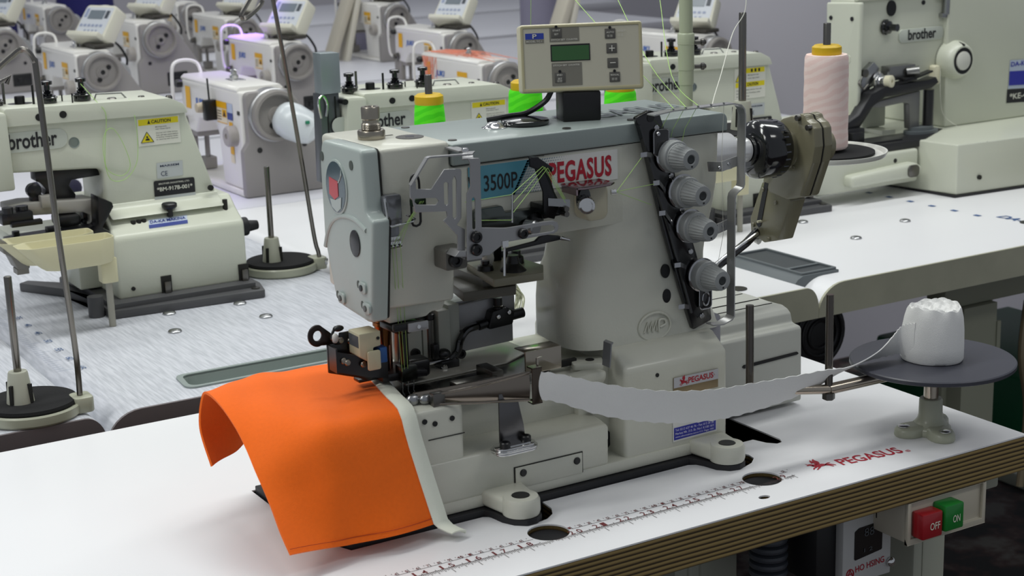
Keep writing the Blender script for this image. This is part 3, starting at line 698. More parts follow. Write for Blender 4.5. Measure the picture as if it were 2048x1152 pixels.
# ---------------------------------------------------------------- fittings of the large machine
# control panel on its black bracket
B().box(.0535, .0905, .160, .188, .3285, .3565, .002, M=Matrix.Translation((.072, .174, 0)) @ Matrix.Rotation(math.radians(-18), 4, 'Z') @ Matrix.Translation((-.072, -.174, 0))).out('panel_bracket', M_BLACK, ms)
PX0, PX1, PZ0, PZ1 = .012, .1268, .357, .420
def tilt(b_): return Matrix.Translation((.0705, .165, .3875)) @ Matrix.Rotation(math.radians(-27), 4, 'Z') @ Matrix.Rotation(math.radians(-7), 4, 'X') @ Matrix.Rotation(math.radians(-.3), 4, 'Y') @ Matrix.Translation((-.069, -.165, -.388))
TM = tilt(None)
M_PBOX = mat('panel_beige', '#c6c1a8', .42)
b = B(); b.box(PX0, PX1, .165, .2, PZ0, PZ1, .003, 3); pan = b.out('control_panel', M_PBOX, ms, M=TM)
b = B(); b.prism(rr(PX0 + .001, PX1 - .001, PZ0 + .001, PZ1 - .001, .002), 'y', .1637, .1655, .0005, holes=(rr(PX0 + .0035, PX1 - .0035, PZ0 + .004, PZ1 - .0035, .001)[::-1],)); b.out('panel_rim', mat('panel_rim', '#b1aa88', .45), pan, M=TM)
b = B(); b.box(PX0 + .0035, PX1 - .0035, .1644, .1655, PZ0 + .004, PZ1 - .0035); b.out('panel_face', mat('panel_face', '#bdb9a7', .4), pan, M=TM)
b = B(); b.box(.0405, .0772, .1638, .165, .3855, .401, .0004); b.out('display_bezel', M_BLACK, pan, M=TM)
b = B(); b.box(.0415, .0762, .1636, .164, .3862, .3995); b.out('display_screen', mat('lcd_green', '#2c5a2b', .2, coat=.4), pan, M=TM)
M_PFLD = mat('panel_grey', '#77746a', .5); M_PBTN = mat('button_grey', '#55534e', .45); M_PTXT = mat('panel_text', '#c9c7bd', .5)
b = B(); b.box(.040, .0675, .1641, .1648, .4035, .4163).box(.041, .069, .1641, .1648, .363, .384); b.out('printed_field', M_PFLD, pan, M=TM)
for (x, z) in ((.0415, .407), (.0435, .366), (.0915, .4045), (.0925, .391), (.093, .3775), (.0945, .3645)):
    bt = B().box(x, x + .0098, .1636, .1645, z, z + .0092, .0004).out('button', M_PBTN, pan, M=TM)
    if z not in (.391, .3775): B().cyl((x + .0048, .163, z + .0102), (x + .0048, .165, z + .0102), .0013, n=12).out('indicator_lamp', M_BLACK, bt, M=TM)
b = B()
text(b, '+', (.0948, .1634, .3928), X_, Z_, .0055, .0055); b2 = b; text(b2, '-', (.0954, .1634, .3818), X_, Z_, .0052, .0009)
for (s_, x, z, w) in (('AUTO', .0928, .4095, .0072), ('RESET', .1025, .4105, .0085), ('MANUAL', .0955, .3702, .008), ('START', .043, .413, .007), ('SET', .0443, .4096, .004), ('END', .0455, .3722, .005), ('SET', .0462, .3688, .004), ('STITCH SET', .0412, .4045, .013), ('COUNTER', .0555, .4045, .0105), ('STITCH SET', .0422, .381, .013), ('COUNTER', .0565, .381, .0105)):
    text(b, s_, (x, .1634 if x < .0555 or x > .09 else .164, z), X_, Z_, w, .0016, .015)
for (x, z) in ((.0935, .406), (.0963, .406), (.1035, .4065), (.1063, .4065), (.0965, .3662), (.0993, .3662), (.0455, .3665), (.048, .3665)):
    for k in range(3): flat(b, [(x, z + k * .0008), (x + .0022, z + k * .0008), (x + .0022, z + k * .0008 + .0003), (x, z + k * .0008 + .0003)], (0, .1634, 0), X_, Z_, .0002)
b.out('panel_lettering', M_PTXT, pan, M=TM, smooth=0)
b = B(); b.box(.0175, .0345, .1641, .165, .4065, .412).out('badge', mat('badge_blue', '#2b3f9c', .4), pan, M=TM)
b = B(); b.box(.0175, .0345, .1641, .165, .403, .406).out('badge_strip', mat('panel_grey', '#77746a', .5), pan, M=TM)
b = B(); text(b, 'P', (.024, .1638, .4073), X_, Z_, .004, .004, .02); text(b, 'MODEL TC-1', (.0183, .1638, .4037), X_, Z_, .0145, .0017, .01); b.out('badge_lettering', mat('panel_text', '#c9c7bd', .5), pan, M=TM, smooth=0)
b = B(); b.tube(smooth_path([(.045, .178, .358), (.04, .182, .348), (.025, .19, .338), (.008, .195, .336), (-.01, .205, .333)], 6), .0026, 8); b.out('panel_cable', M_BLACK, ms)

# perforated take-up guard in front of the arm
M_GUARD = mat('satin_steel', '#9c9c9d', .3, .55)
GA = [(-.1536, .3055), (-.1481, .3083), (-.1479, .3017), (-.1336, .2999), (-.1205, .3153), (-.1052, .3141), (-.104, .312), (-.1057, .2716), (-.1105, .2659), (-.1025, .2612), (-.1036, .2348), (-.1106, .2386), (-.1104, .2568), (-.1234, .2713), (-.1193, .2743), (-.1201, .279), (-.1499, .2819), (-.1518, .2928), (-.1541, .2949)]
GA1 = [(-.1215, .3033), (-.1194, .3044), (-.1174, .3029), (-.1178, .2854), (-.1198, .2843), (-.1218, .2859)]
GA2 = [(-.1131, .305), (-.1109, .3083), (-.1093, .3046), (-.1104, .2732), (-.1123, .2716), (-.114, .2737)]
GA3 = [(-.1499, .2908), (-.1476, .2883), (-.1298, .286), (-.1269, .2888), (-.1295, .2918), (-.1493, .2938)]
b = B(); b.prism(GA, 'y', .0875, .0890, .0003, 1, holes=(GA1, GA2, GA3))
b.strap([(-.1531, .088, .3055), (-.1368, .088, .3266), (-.1340, .088, .3272), (-.0999, .088, .3256), (-.0935, .088, .325)], (0, 1, 0), .005, .0012)
b.strap([(-.1495, .0935, .3065), (-.1348, .0935, .3252), (-.133, .0935, .3258), (-.0975, .0935, .3245)], (0, 1, 0), .002, .0012)
b.prism([(-.1155, .2395), (-.088, .2350), (-.082, .2372), (-.083, .2395), (-.111, .244)], 'y', .084, .1, .0003)
gd = b.out('take_up_guard', M_GUARD, ms)
GB = [(-.1008, .323), (-.0896, .3222), (-.0881, .3198), (-.0894, .2346), (-.1044, .2349), (-.1025, .2928), (-.0987, .2986), (-.0984, .3183)]
GB1 = [(-.0976, .2877), (-.096, .2893), (-.0946, .2873), (-.0949, .2619), (-.0967, .2599), (-.0981, .2624)]
GC = [(-.0891, .2617), (-.0649, .2581), (-.0267, .2584), (-.0165, .258), (-.0120, .2562), (-.0106, .2525), (-.0120, .248), (-.0162, .2464), (-.045, .2457), (-.0653, .2455), (-.0822, .2363), (-.09, .2367)]
GC1 = [(-.0429, .2544), (-.0268, .2549), (-.0178, .2545), (-.0147, .2516), (-.0155, .2492), (-.018, .2486), (-.0431, .2486)]
b = B(); b.prism(GB, 'y', .0825, .084, .0003, 1, holes=(GB1,)); b.prism(GC, 'y', .0828, .0842, .0003, 1, holes=(GC1,))
b.strap([(-.1, .0835, .3222), (-.0985, .087, .3255), (-.0925, .093, .3262)], (1, 0, -.05), .0105, .0014)
b.strap([(-.0954, .098, .3265), (-.0954, .1225, .327)], (1, 0, 0), .01, .0014)
gb2 = b.out('guard_bracket', M_GUARD, ms)
screw((-.0955, .0955, .3268), (0, 0, 1), .0035, M_CHROME, gb2, h=.003)
for (x, z, r) in ((-.0955, .2545, .0052), (-.0958, .2433, .0052), (-.0487, .2512, .0046)): B().lathe([(r, 0), (r, .003), (r * .85, .0042), (r * .5, .0042), (r * .45, .003), (0, .003)], (x, .0826, z), (0, -1, 0), 24).out('socket_screw', M_BLACK, gb2)
b = B(); b.box(-.0695, -.0635, .0815, .0835, .2415, .247).tube([(-.067, .0825, .242), (-.0678, .0825, .216)], .0011, 8).tube([(-.0575, .083, .287), (-.0582, .083, .262)], .0010, 8); b.out('thread_pin', M_CHROME, gb2)
b = B()
b.tube([(-.1365 + .0042 * math.cos(t), .112, .301 + .0085 * math.sin(t)) for t in [PI * k / 10 for k in range(11)]] + [(-.1407, .112, .268), (-.1395, .112, .2655), (-.1365, .112, .2645), (-.1335, .112, .2655), (-.1323, .112, .268), (-.1323, .112, .301)], .0011, 8)
b.out('thread_loop', M_BLACK, ms)
b = B(); b.prism(rr(-.166, -.149, .2665, .294, .003), 'y', .1135, .1215, .0008); et = b.out('eyelet_bracket', mat('dark_chrome', '#85868a', .2, .6), ms)
B().tube([(-.1655, .1125, .292), (-.1655, .108, .2705), (-.163, .1065, .2685), (-.143, .1065, .2705), (-.140, .1075, .272), (-.146, .112, .2755)], .0011, 8).out('thread_wire', M_CHROME, et)
b = B(); b.box(-.1635, -.151, .1165, .1215, .252, .2665, .0005); b.out('guide_tongue', mat('dark_chrome', '#85868a', .2, .6), et)
b = B(); b.box(-.1645, -.1505, .1125, .1205, .2475, .2535, .0008).box(-.1645, -.1505, .115, .1205, .2535, .2575, .0008); b.out('thread_guide', M_CHROME, et)
for x in (-.1615, -.158, -.1535): B().cyl((x, .1115, .2505), (x, .1135, .2505), .0009, n=8).out('guide_hole', M_BLACK, et)
B().box(-.146, -.132, .1005, .1055, .284, .2905, .001).out('looper_tension', mat('dark_green_steel', '#2c3a2c', .35, .7), ms)

# looper thread bracket, cup and thumb screw at the middle of the arm
M_DBR = mat('dark_bracket_steel', '#3a3a3c', .22, 1.0)
b = B(); b.prism([(-.0294, .3134), (-.0212, .3131), (-.0056, .3020), (-.0071, .2978), (-.0108, .2989), (-.0047, .28), (.0009, .2692), (-.0054, .2555), (-.0163, .2589), (-.0163, .2814), (-.0237, .3028), (-.0293, .3053)], 'y', .098, .1005, .0004)
b.strap([(-.0235, .0985, .3125), (-.0235, .105, .3128)], (1, 0, -.1), .007, .0012)
b.prism([(-.0165, .2562), (.006, .2575), (.008, .268), (-.0165, .2695)], 'y', .1005, .1215, .001)
lb = b.out('looper_thread_bracket', M_DBR, ms)
b = B(); b.strap([(-.012, .0975, .272), (.008, .093, .2690)], (0, 0, 1), .007, .001); b.out('thread_blade', M_STEEL, lb)
for (x, z) in ((.0, .2625), (-.009, .2605)): screw((x, .1005, z), (0, -1, 0), .0035, M_BLACK, lb)
for z in (.2598, .2645): B().cyl((.0035, .1, z), (.0035, .091, z), .0026, n=12).out('spring_stud', M_DSTEEL, lb)
b = B(); b.prism(rr(.030, .0555, .247, .281, .008), 'y', .101, .1215, .003, 3); b.out('thread_cup', mat('amber_plastic', '#b3ae97', .3, coat=.3), ms)
b = B(); b.prism([(.0125, .086), (.018, .0835), (.0475, .0855), (.056, .092), (.055, .116), (.013, .116)], 'z', .281, .2828, .0005).box(.0118, .0135, .088, .112, .276, .2825); b.out('cup_lid', mat('tinted_chrome', '#97858a', .15, 1.0), ms)
b = B(); b.prism(circ(.0258, .2695, .0068, 28, .0118), 'y', .0955, .1005, .0008); td_ = b.out('tension_cam', M_GLOSSBLK, ms)
b = B(); fluted(b, (.0262, .0955, .2665), (-.45, -.85, 0), [(.0072, 0, 1), (.0078, .001, 1), (.0078, .0135, 1), (.0072, .0145, 0), (.0052, .015, 0), (.0048, .0130, 0)], 40, .0005); b.out('thumb_screw', M_CHROME, ms, smooth=20)
B().cyl((.057, .1, .272), (.0615, .0985, .2718), .0026, n=12).out('cup_eyelet', M_CHROME, ms)
b = B(); b.prism([(-.0795, .2535), (-.08, .268), (-.073, .2705), (-.0503, .271), (-.0475, .2646), (-.0128, .2642), (-.0069, .2519), (-.04, .2505)], 'y', .112, .1215, .0012); tm = b.out('take_up_cover', mat('oiled_steel', '#5d625f', .22, 1.0), ms)
B().cyl((-.0185, .1118, .2565), (-.0185, .1085, .2565), .0042, n=18).out('screw', M_BLACK, tm)
b = B(); b.lathe([(.0072, 0), (.0072, .010), (.006, .011), (0, .011)], (-.026, .1115, .249), (.3, -.9, 0), 24); b.out('adjusting_bush', M_STEEL, ms)
b = B(); b.prism([(-.056, .2318), (.002, .2352), (.002, .2388), (-.014, .242), (-.02, .2405), (-.024, .2375), (-.056, .2345)], 'y', .1, .104, .0006); b.out('lever', M_BLACK, ms)
B().cyl((.002, .0995, .237), (.0095, .0965, .2345), .0022, .0012, n=10).out('lever_tip', M_CHROME, ms)

# tan lower thread plate under the arm
M_TAN = mat('tan_plastic', '#7d7a68', .45)
b = B(); b.prism(rpoly([(-.047, .138, .002), (.004, .134, .002), (.020, .160, .002), (.0165, .213, .002), (-.033, .213, .002)]), 'z', .191, .1985, .0008); b.out('tan_plate', M_TAN, ms)
b = B(); b.prism([(-.064, .165), (-.012, .158), (.0035, .182), (.0, .225), (-.05, .225)], 'z', .1745, .1835, .001).box(-.04, .0, .17, .23, .183, .192); b.out('lower_bracket', mat('brown_grey_plate', '#57544a', .4), ms)
b = B(); b.lathe([(.0125, 0), (.012, .001), (.006, .007), (.0052, .012), (.0052, .0145), (0, .0145)], (-.014, .158, .1985), n=28); b.out('thread_nut', M_BLACK, ms)
b = B(); b.lathe([(.0075, 0), (.007, .006), (.0045, .008), (.0045, .012), (0, .012)], (.004, .182, .1985), n=24); b.out('thread_nut', M_BLACK, ms)
b = B(); b.lathe([(.008, 0), (.007, .0045), (.004, .006), (.004, .009), (0, .009)], (-.034, .175, .1985), n=24); b.out('thread_nut', M_BLACK, ms)
B().ball((-.022, .19, .205), .006, (1, .8, 1.1)).out('white_cap', M_WHITE, ms)
b = B(); b.prism(rr(-.116, -.094, .2235, .2425, .003), 'y', .1, .122, .0015); sb = b.out('cast_boss', mat('cast_grey', '#5e5d57', .45), ms)
B().lathe([(.0062, 0), (.0062, .004), (.005, .005), (.003, .005), (.0028, .003), (0, .003)], (-.1075, .1, .2325), (0, -1, 0), 24).out('socket_screw', M_BLACK, sb)
b = B(); b.box(-.01, -.0015, .2, .206, .18, .235); b.out('support_strut', M_BLACK, ms)
b = B(); b.box(.0, .012, .21, .235, .19, .2045, .001); b.out('rear_block', M_BLACK, ms)

# presser bar, needle bar, pulling device behind the needles
M_BRASS = mat('bronze', '#8a5a36', .25, 1.0)
b = B(); b.lathe([(.0078, .045), (.0078, .036), (.0088, .035), (.0088, .026), (.0078, .0255), (.0078, .0225), (.0092, .022), (.0092, .019), (.008, .0185), (.0062, .0005)], (-.1475, .165, .148), n=28); b.out('presser_bush', M_BRASS, ms)
b = B(); b.cyl((-.1475, .165, .149), (-.1475, .165, .118), .0048, n=20).cyl((-.1405, .168, .182), (-.1405, .168, .122), .0026, n=14); b.out('presser_bar', mat('copper_rod', '#a5705c', .22, 1.0), ms)
b = B(); b.lathe([(.006, 0), (.0066, .001), (.0066, .0025), (.006, .0035)], (-.1475, .165, .120), n=20); b.out('presser_ring', mat('copper_ring', '#b27a5e', .2, 1.0), ms)
b = B(); b.box(-.158, -.129, .124, .150, .170, .1755, .001); b.box(-.158, -.128, .1205, .1255, .1715, .1775, .0008); ng = b.out('needle_thread_guide', M_BLACK, ms)
b = B(); b.prism(rr(-.1455, -.1255, .1695, .1775, .001), 'y', .1185, .1205, .0005); b.out('guide_plate', M_GUARD, ng); 
B().cyl((-.1355, .1187, .1735), (-.1355, .1175, .1735), .0018, n=12).out('screw', M_CHROME, ng)
b = B(); b.lathe([(.0085, 0), (.0098, .002), (.0098, .007), (.008, .009)], (-.134, .152, .161), n=24); b.cyl((-.134, .152, .165), (-.134, .152, .128), .0042, n=16); b.out('needle_bar', mat('gunmetal', '#3b3d3a', .28, 1.0), ms)
b = B(); b.box(-.1415, -.1255, .143, .157, .1165, .131, .0015); nc = b.out('needle_clamp', mat('gunmetal', '#3b3d3a', .28, 1.0), ms)
for k, x in enumerate((-.1392, -.1337, -.1282)): B().cyl((x, .146, .118), (x - .001, .146, .1065), .0006, .0003, n=8).out('needle', M_CHROME, nc)
b = B(); b.prism([(-.1575, .118), (-.1575, .1245), (-.13, .1245), (-.112, .122), (-.112, .116)], 'y', .15, .185, .0008); b.out('presser_foot', mat('black_foot', '#17171a', .3), ms)
b = B(); b.box(-.128, -.104, .158, .178, .113, .13, .0035, 3); b.out('foot_guard', M_BLACK, ms)
M_CASTG = mat('cast_grey_green', '#a5a79d', .4)
b = B(); b.box(-.117, -.0955, .19, .225, .118, .1545, .001); b.box(-.0945, -.082, .19, .225, .115, .15, .001); b.box(-.079, -.066, .188, .225, .112, .163, .0015); b.box(-.066, -.054, .192, .225, .108, .166, .001)
b.prism([(-.12, .1555), (-.079, .176), (-.079, .152), (-.0955, .1545)], 'y', .2, .215)
pc = b.out('presser_lifter_block', M_CASTG, ms)
b = B(); b.cyl((-.1145, .2, .176), (-.1145, .2, .115), .0055, n=20).cyl((-.086, .193, .112), (-.086, .193, .1555), .0052, n=20); b.out('lifter_cylinder', M_DSTEEL, pc)
for (x, z) in ((-.104, .127), (-.056, .118)): B().lathe([(.0046, 0), (.0046, .003), (.0025, .003), (.0022, .001), (0, .001)], (x, .1895, z), (0, -1, 0), 20).out('socket_screw', M_BLACK, pc)
for (x, z) in ((-.094, .158), (-.085, .16)): B().cyl((x, .195, z), (x, .195, z - .008), .005, n=18).out('lifter_nut', M_BLACK, pc)
b = B(); b.cyl((-.12, .182, .1155), (-.068, .186, .1165), .0017, n=10); b.out('link_rod', M_STEEL, ms)
b = B(); b.box(-.0815, -.062, .18, .196, .106, .1165, .0015).box(-.088, -.082, .182, .19, .119, .1335, .001).ball((-.0765, .185, .122), .006, (1.2, 1, .9)); b.out('linkage', M_BLACK, ms)
screw((-.0785, .18, .1105), (0, -1, 0), .003, M_CHROME, ms)
M_EXT = mat('extruded_aluminium', '#a2a2a4', .4, .25)
b = B(); b.prism([(-.056, .137), (-.056, .1585), (-.052, .1615), (.0085, .1648), (.0115, .162), (.0115, .1395)], 'y', .2, .225, .0008); b.box(-.056, .0115, .205, .24, .158, .164); pb = b.out('puller_beam', M_EXT, ms)
b = B(); b.prism([(-.054, .1145), (-.054, .1345), (.0105, .137), (.0105, .116)], 'y', .203, .228, .0008); b.out('puller_lower_beam', M_EXT, pb)
b = B(); b.box(-.062, -.054, .198, .203, .14, .161, .0006); b.out('beam_end', M_STEEL, pb)
b = B(); b.prism(rpoly([(-.026, .136, .003), (.002, .1375, .003), (.004, .15, .003), (-.004, .155, .002), (-.02, .153, .003)]), 'y', .188, .2, .001); b.cyl((-.011, .194, .153), (-.011, .194, .1645), .0045, n=16).cyl((.003, .194, .1445), (.0165, .194, .1455), .005, n=16).cyl((-.024, .194, .1415), (-.033, .194, .1402), .0046, n=16); ft_ = b.out('air_fitting', M_BLACK, ms)
for (x, z) in ((-.0145, .1475), (-.0025, .1500)): screw((x, .188, z), (0, -1, 0), .0024, M_CHROME, ft_)
B().lathe([(.0045, 0), (.0052, .0008), (.0045, .0016)], (-.011, .194, .1555), n=16).out('ring', M_CHROME, ft_)
b = B(); b.tube(smooth_path([(-.033, .194, .1402), (-.048, .19, .139), (-.0565, .188, .131), (-.0605, .187, .121), (-.071, .186, .1135)], 7), .0036, 10); b.out('air_hose', M_GLOSSBLK, ms)
M_CLEAR = mat('clear_tube', '#d8dbc0', .25, trans=.35)
for k, (zz, yy) in enumerate(((.172, .236), (.1705, .242), (.169, .230), (.1675, .238))):
    b = B(); b.tube(smooth_path([(.0, yy, zz + .001), (.03, yy + .012, zz - .004 - .002 * k), (.045, yy + .01, zz - .022), (.03, yy - .01, zz - .036 + .002 * k), (.017, .2, .147)], 7), .0016, 7); b.out('air_tube', M_CLEAR, ms)

# needle plate, binder and its clamp
b = B(); b.prism([(-.1585, .112), (-.09, .112), (-.004, .118), (.02, .15), (.02, .225), (-.08, .235), (-.1585, .2)], 'z', .1, .1072, .0008); b.out('needle_plate', mat('blued_plate', '#63625f', .24, 1.0), ms)
b = B(); b.prism([(-.13, .160), (-.02, .165), (.018, .185), (.018, .25), (-.12, .25)], 'z', .1072, .109, .0006); b.out('bed_cover', mat('satin_bed', '#b9b7ae', .3, .5), ms)
b = B(); b.prism(rpoly([(.024, .118, .003), (.05, .106, .003), (.064, .13, .003), (.035, .142, .003)]), 'z', .1035, .1095, .001); tb_ = b.out('bed_tab', M_CREAM, ms)
B().cyl((.046, .123, .1093), (.046, .123, .1101), .0042, n=18).out('tab_hole', M_GAP, tb_)
b = B(); b.box(.0, .0345, .128, .132, .106, .112); b.out('plate_edge', M_GAP, ms)
M_BIND = mat('binder_steel', '#8a8177', .22, 1.0)
b = B()
# folding scroll tapering toward the needles
rings = []
for k in range(9):
    t = k / 8; x = -.055 - .092 * t; w = .0135 * (1 - t) + .0048 * t; y = .069 + .034 * t + .008 * t * t; z = .1165 - .004 * t
    rings.append([(x, y + .0028 * math.sin(a), z + w * math.cos(a)) for a in [2 * PI * q / 16 for q in range(16)]])
loft(b, rings)
b.tube([(-.052, .0645, .1305), (-.1, .0775, .123), (-.135, .096, .1165)], .0011, 6).tube([(-.052, .0645, .1045), (-.1, .0775, .1075), (-.138, .096, .1085)], .0011, 6)
bn = b.out('binder_scroll', M_BIND, ms)
b = B(); b.prism(rr(-.0555, -.0455, .1015, .1345, .001), 'y', .061, .063, .0006); b.box(-.0555, -.0455, .061, .07, .1335, .1347).box(-.0555, -.0455, .061, .07, .1012, .1024); b.out('binder_mouth', mat('dark_binder_steel', '#5d544c', .25, 1.0), bn)
b = B(); b.box(-.138, -.126, .092, .1, .105, .1185, .001); b.out('binder_clip', M_DSTEEL, bn)
b = B(); b.ball((-.1495, .108, .1115), .0055, (1.3, .8, 1)).ball((-.139, .1035, .1115), .005, (1.4, .8, 1)); b.out('binder_nose', M_STEEL, bn)
b = B(); b.prism([(-.082, .0665), (-.0815, .112), (-.064, .112), (-.057, .08), (-.0555, .0665)], 'y', .0755, .0775, .0004); bp_ = b.out('binder_bracket', mat('bracket_steel', '#6c6b6c', .3, 1.0), ms)
b = B(); b.strap([(-.0685, .0765, .0665), (-.0685, .067, .0648)], (1, 0, 0), .026, .0015)
for k, (e, z) in enumerate(((0, .0582), (.0006, .0605), (-.001, .0625))): b.prism(rr(-.0905 - e, -.0475 + e, .0625 - e, .0835 + e, .0095), 'z', z, z + .002, .0005)
b.out('adjusting_plate', M_CHROME, bp_)
for (x, y) in ((-.081, .0685), (-.0565, .0735)): B().lathe([(.0048, 0), (.0048, .0045), (.004, .0055), (.0025, .0055), (.0022, .0035), (0, .0035)], (x, y, .0645), n=20).out('socket_screw', M_BLACK, bp_)
b = B(); b.strap([(-.0425, .0735, .116), (-.0425, .0735, .139), (-.0385, .0735, .1395)], (1, 0, 0), .002, .001); b.prism(rr(-.043, -.0045, .1185, .1395, .001), 'y', .093, .0945, .0004).prism([(-.043, .0945), (-.0045, .0945), (-.0045, .112), (-.043, .112)], 'z', .1385, .1395, .0003); b.out('chip_guard', mat('tinted_steel', '#a59d90', .2, 1.0), ms)
b = B(); b.box(-.1, -.057, .118, .132, .1075, .114, .001).box(-.062, -.05, .12, .15, .1075, .118, .001); b.out('feed_guide', M_DSTEEL, ms)
b = B(); b.strap([(.046, .0955, .110), (.048, .0955, .132), (.0515, .0975, .1325)], (0, 1, 0), .012, .0012); b.out('grey_tongue', mat('tongue_grey', '#85868a', .35, .6), ms)

# edge sensor with black brackets at the left of the head
b = B(); b.prism([(-.2065, .1345), (-.2065, .160), (-.196, .160), (-.194, .169), (-.1835, .169), (-.165, .150), (-.165, .1215), (-.172, .1215), (-.178, .125)], 'y', .156, .1585, .0004)
b.prism([(-.206, .138), (-.206, .160), (-.2045, .160), (-.2045, .138)], 'y', .140, .158)
b.strap([(-.2055, .145, .1475), (-.176, .140, .1385), (-.156, .142, .1335)], (0, 0, 1), .0185, .0012)
b.box(-.176, -.15, .160, .172, .1185, .1215, .0008)
se = b.out('sensor_bracket', mat('black_bracket', '#131315', .28, coat=.2), ms)
b = B(); b.prism([(-.187, .151), (-.187, .172), (-.166, .172), (-.166, .1585), (-.1735, .1575), (-.1735, .145), (-.178, .145)], 'y', .132, .154, .0012, 2); sn = b.out('sensor_body', mat('sensor_ivory', '#bdb89b', .4), se)
b = B(); b.box(-.1872, -.1865, .1335, .1525, .159, .1695); b.out('sensor_window', mat('sensor_window', '#5b5f63', .15, coat=.5), sn)
b = B(); b.prism(rr(-.1805, -.168, .138, .1555, .002), 'y', .1295, .132, .0008); b.out('sensor_cap', mat('sensor_ivory', '#bdb89b', .4), sn)
b = B(); b.box(-.1675, -.1605, .1315, .153, .1425, .1565, .001); b.out('blue_connector', mat('connector_blue', '#23508c', .4), sn)
B().cyl((-.169, .1312, .1658), (-.169, .1322, .1658), .0015, n=10).out('sensor_lamp', M_BLACK, sn)
ring = [(-.2125 + .0085 * math.cos(t), .168 + .0095 * math.sin(t)) for t in [2 * PI * k / 28 for k in range(28)]]
rout = rpoly([(-.2125 - .0085, .168 + .004, 0)] + [], 1)
rp = [(-.2125 + .0088 * math.cos(math.radians(a)), .168 + .0098 * math.sin(math.radians(a))) for a in range(70, 300, 10)] + [(-.1965, .1575), (-.194, .1635)]
b = B(); b.prism(rp, 'y', .162, .1645, .0003, holes=([(-.2125 + .0042 * math.cos(t), .168 + .0047 * math.sin(t)) for t in [2 * PI * k / 20 for k in range(20)]],)); b.out('ring_tab', mat('oxide_steel', '#3b3432', .35, .8), se)
b = B(); b.tube(smooth_path([(-.196, .16, .174), (-.2, .157, .171), (-.2025, .155, .166), (-.199, .155, .161), (-.194, .156, .160)], 5), .0013, 7).ball((-.1945, .1575, .173), .0035, (1.5, 1, .8)); b.out('sensor_cable', M_BLACK, se)
B().ball((-.1995, .1545, .1655), .0038, (.9, .8, 1.2)).out('wing_nut', mat('white_metal', '#cfcdc8', .35), se)
for (x, y, z) in ((-.1935, .1558, .1625), (-.1845, .1558, .1605), (-.198, .1428, .1475), (-.1945, .142, .1455), (-.181, .1385, .1425), (-.1715, .139, .1395)): screw((x, y, z), (0, -1, 0), .0029, mat('nickel', '#a39c90', .28, 1.0), se)
# needle threads and looper threads
M_LIME = mat('lime_thread', '#a5cc70', .6)
def strand(pts, r=.00028, name='thread', m=M_LIME, parent=ms): return B().tube(pts, r, 5).out(name, m, parent)
for k, dx in enumerate((0, .0035, .008)):
    strand([(-.161 + dx, .1115, .250), (-.1395 + dx * .7, .146, .118)], .00025, 'needle_thread')
    strand([(-.138 + dx * .4, .1, .288), (-.150 + dx * .3, .106, .2685), (-.161 + dx, .1115, .250)], .00025, 'needle_thread')
for k, (x, z) in enumerate(((-.0165, .3045), (-.0145, .3035), (-.0115, .3025))):
    strand([(x, .0975, z), (-.0575, .083, .287 - .0085 * k)], .00028, 'looper_thread')
    strand([(x, .0975, z), (.004 + .001 * k, .0935, .2695)], .00025, 'looper_thread')
strand([(-.0575, .083, .2865), (-.104, .084, .2855)], .00025, 'looper_thread')
strand([(-.0578, .083, .264), (-.095, .084, .2685)], .00025, 'looper_thread')
strand([(.0625, .0985, .272), (.099, .1085, .2995)], .00028, 'looper_thread')
strand([(.0625, .0985, .272), (.114, .1085, .2718)], .00028, 'looper_thread')
strand([(.0625, .0985, .2715), (.108, .1085, .2525)], .00028, 'looper_thread')
# ---------------------------------------------------------------- orange cloth being bound
def cr(p, t):
    "Catmull-Rom through list p at t in [0, len-1]"
    i = min(int(t), len(p) - 2); u = t - i
    p0, p1, p2, p3 = p[max(i - 1, 0)], p[i], p[i + 1], p[min(i + 2, len(p) - 1)]
    return .5 * ((2 * p1) + (p2 - p0) * u + (2 * p0 - 5 * p1 + 4 * p2 - p3) * u * u + (3 * p1 - p0 - 3 * p2 + p3) * u ** 3)
CL = [[(-.300, .210, .052), (-.303, .224, .083), (-.300, .221, .113), (-.300, .207, .1195), (-.300, .180, .116), (-.300, .150, .1055), (-.300, .127, .0935), (-.301, .104, .079), (-.300, .082, .058), (-.300, .062, .038), (-.2985, .048, .0235)],
      [(-.266, .240, .050), (-.268, .245, .083), (-.266, .240, .111), (-.266, .222, .117), (-.267, .190, .116), (-.269, .155, .1135), (-.271, .120, .106), (-.270, .092, .091), (-.268, .078, .062), (-.267, .066, .036), (-.266, .056, .0185)],
      [(-.235, .264, .055), (-.235, .262, .085), (-.234, .255, .110), (-.233, .234, .1155), (-.234, .195, .115), (-.238, .152, .1135), (-.243, .108, .1125), (-.246, .082, .1055), (-.243, .070, .070), (-.240, .066, .038), (-.238, .061, .0145)],
      [(-.200, .264, .06), (-.200, .262, .085), (-.198, .257, .108), (-.196, .235, .1125), (-.198, .195, .112), (-.203, .15, .111), (-.207, .108, .1115), (-.209, .084, .1055), (-.208, .068, .070), (-.206, .060, .038), (-.203, .052, .0155)],
      [(-.158, .264, .07), (-.153, .262, .09), (-.147, .255, .1085), (-.1470, .235, .1108), (-.1495, .198, .1112), (-.1565, .160, .1112), (-.166, .118, .1115), (-.1708, .0895, .1085), (-.1703, .0795, .0885), (-.1655, .0705, .057), (-.157, .0620, .0135)]]
CL = [[V(p) for p in c] for c in CL]
rows = []
NU, NV = 56, 90
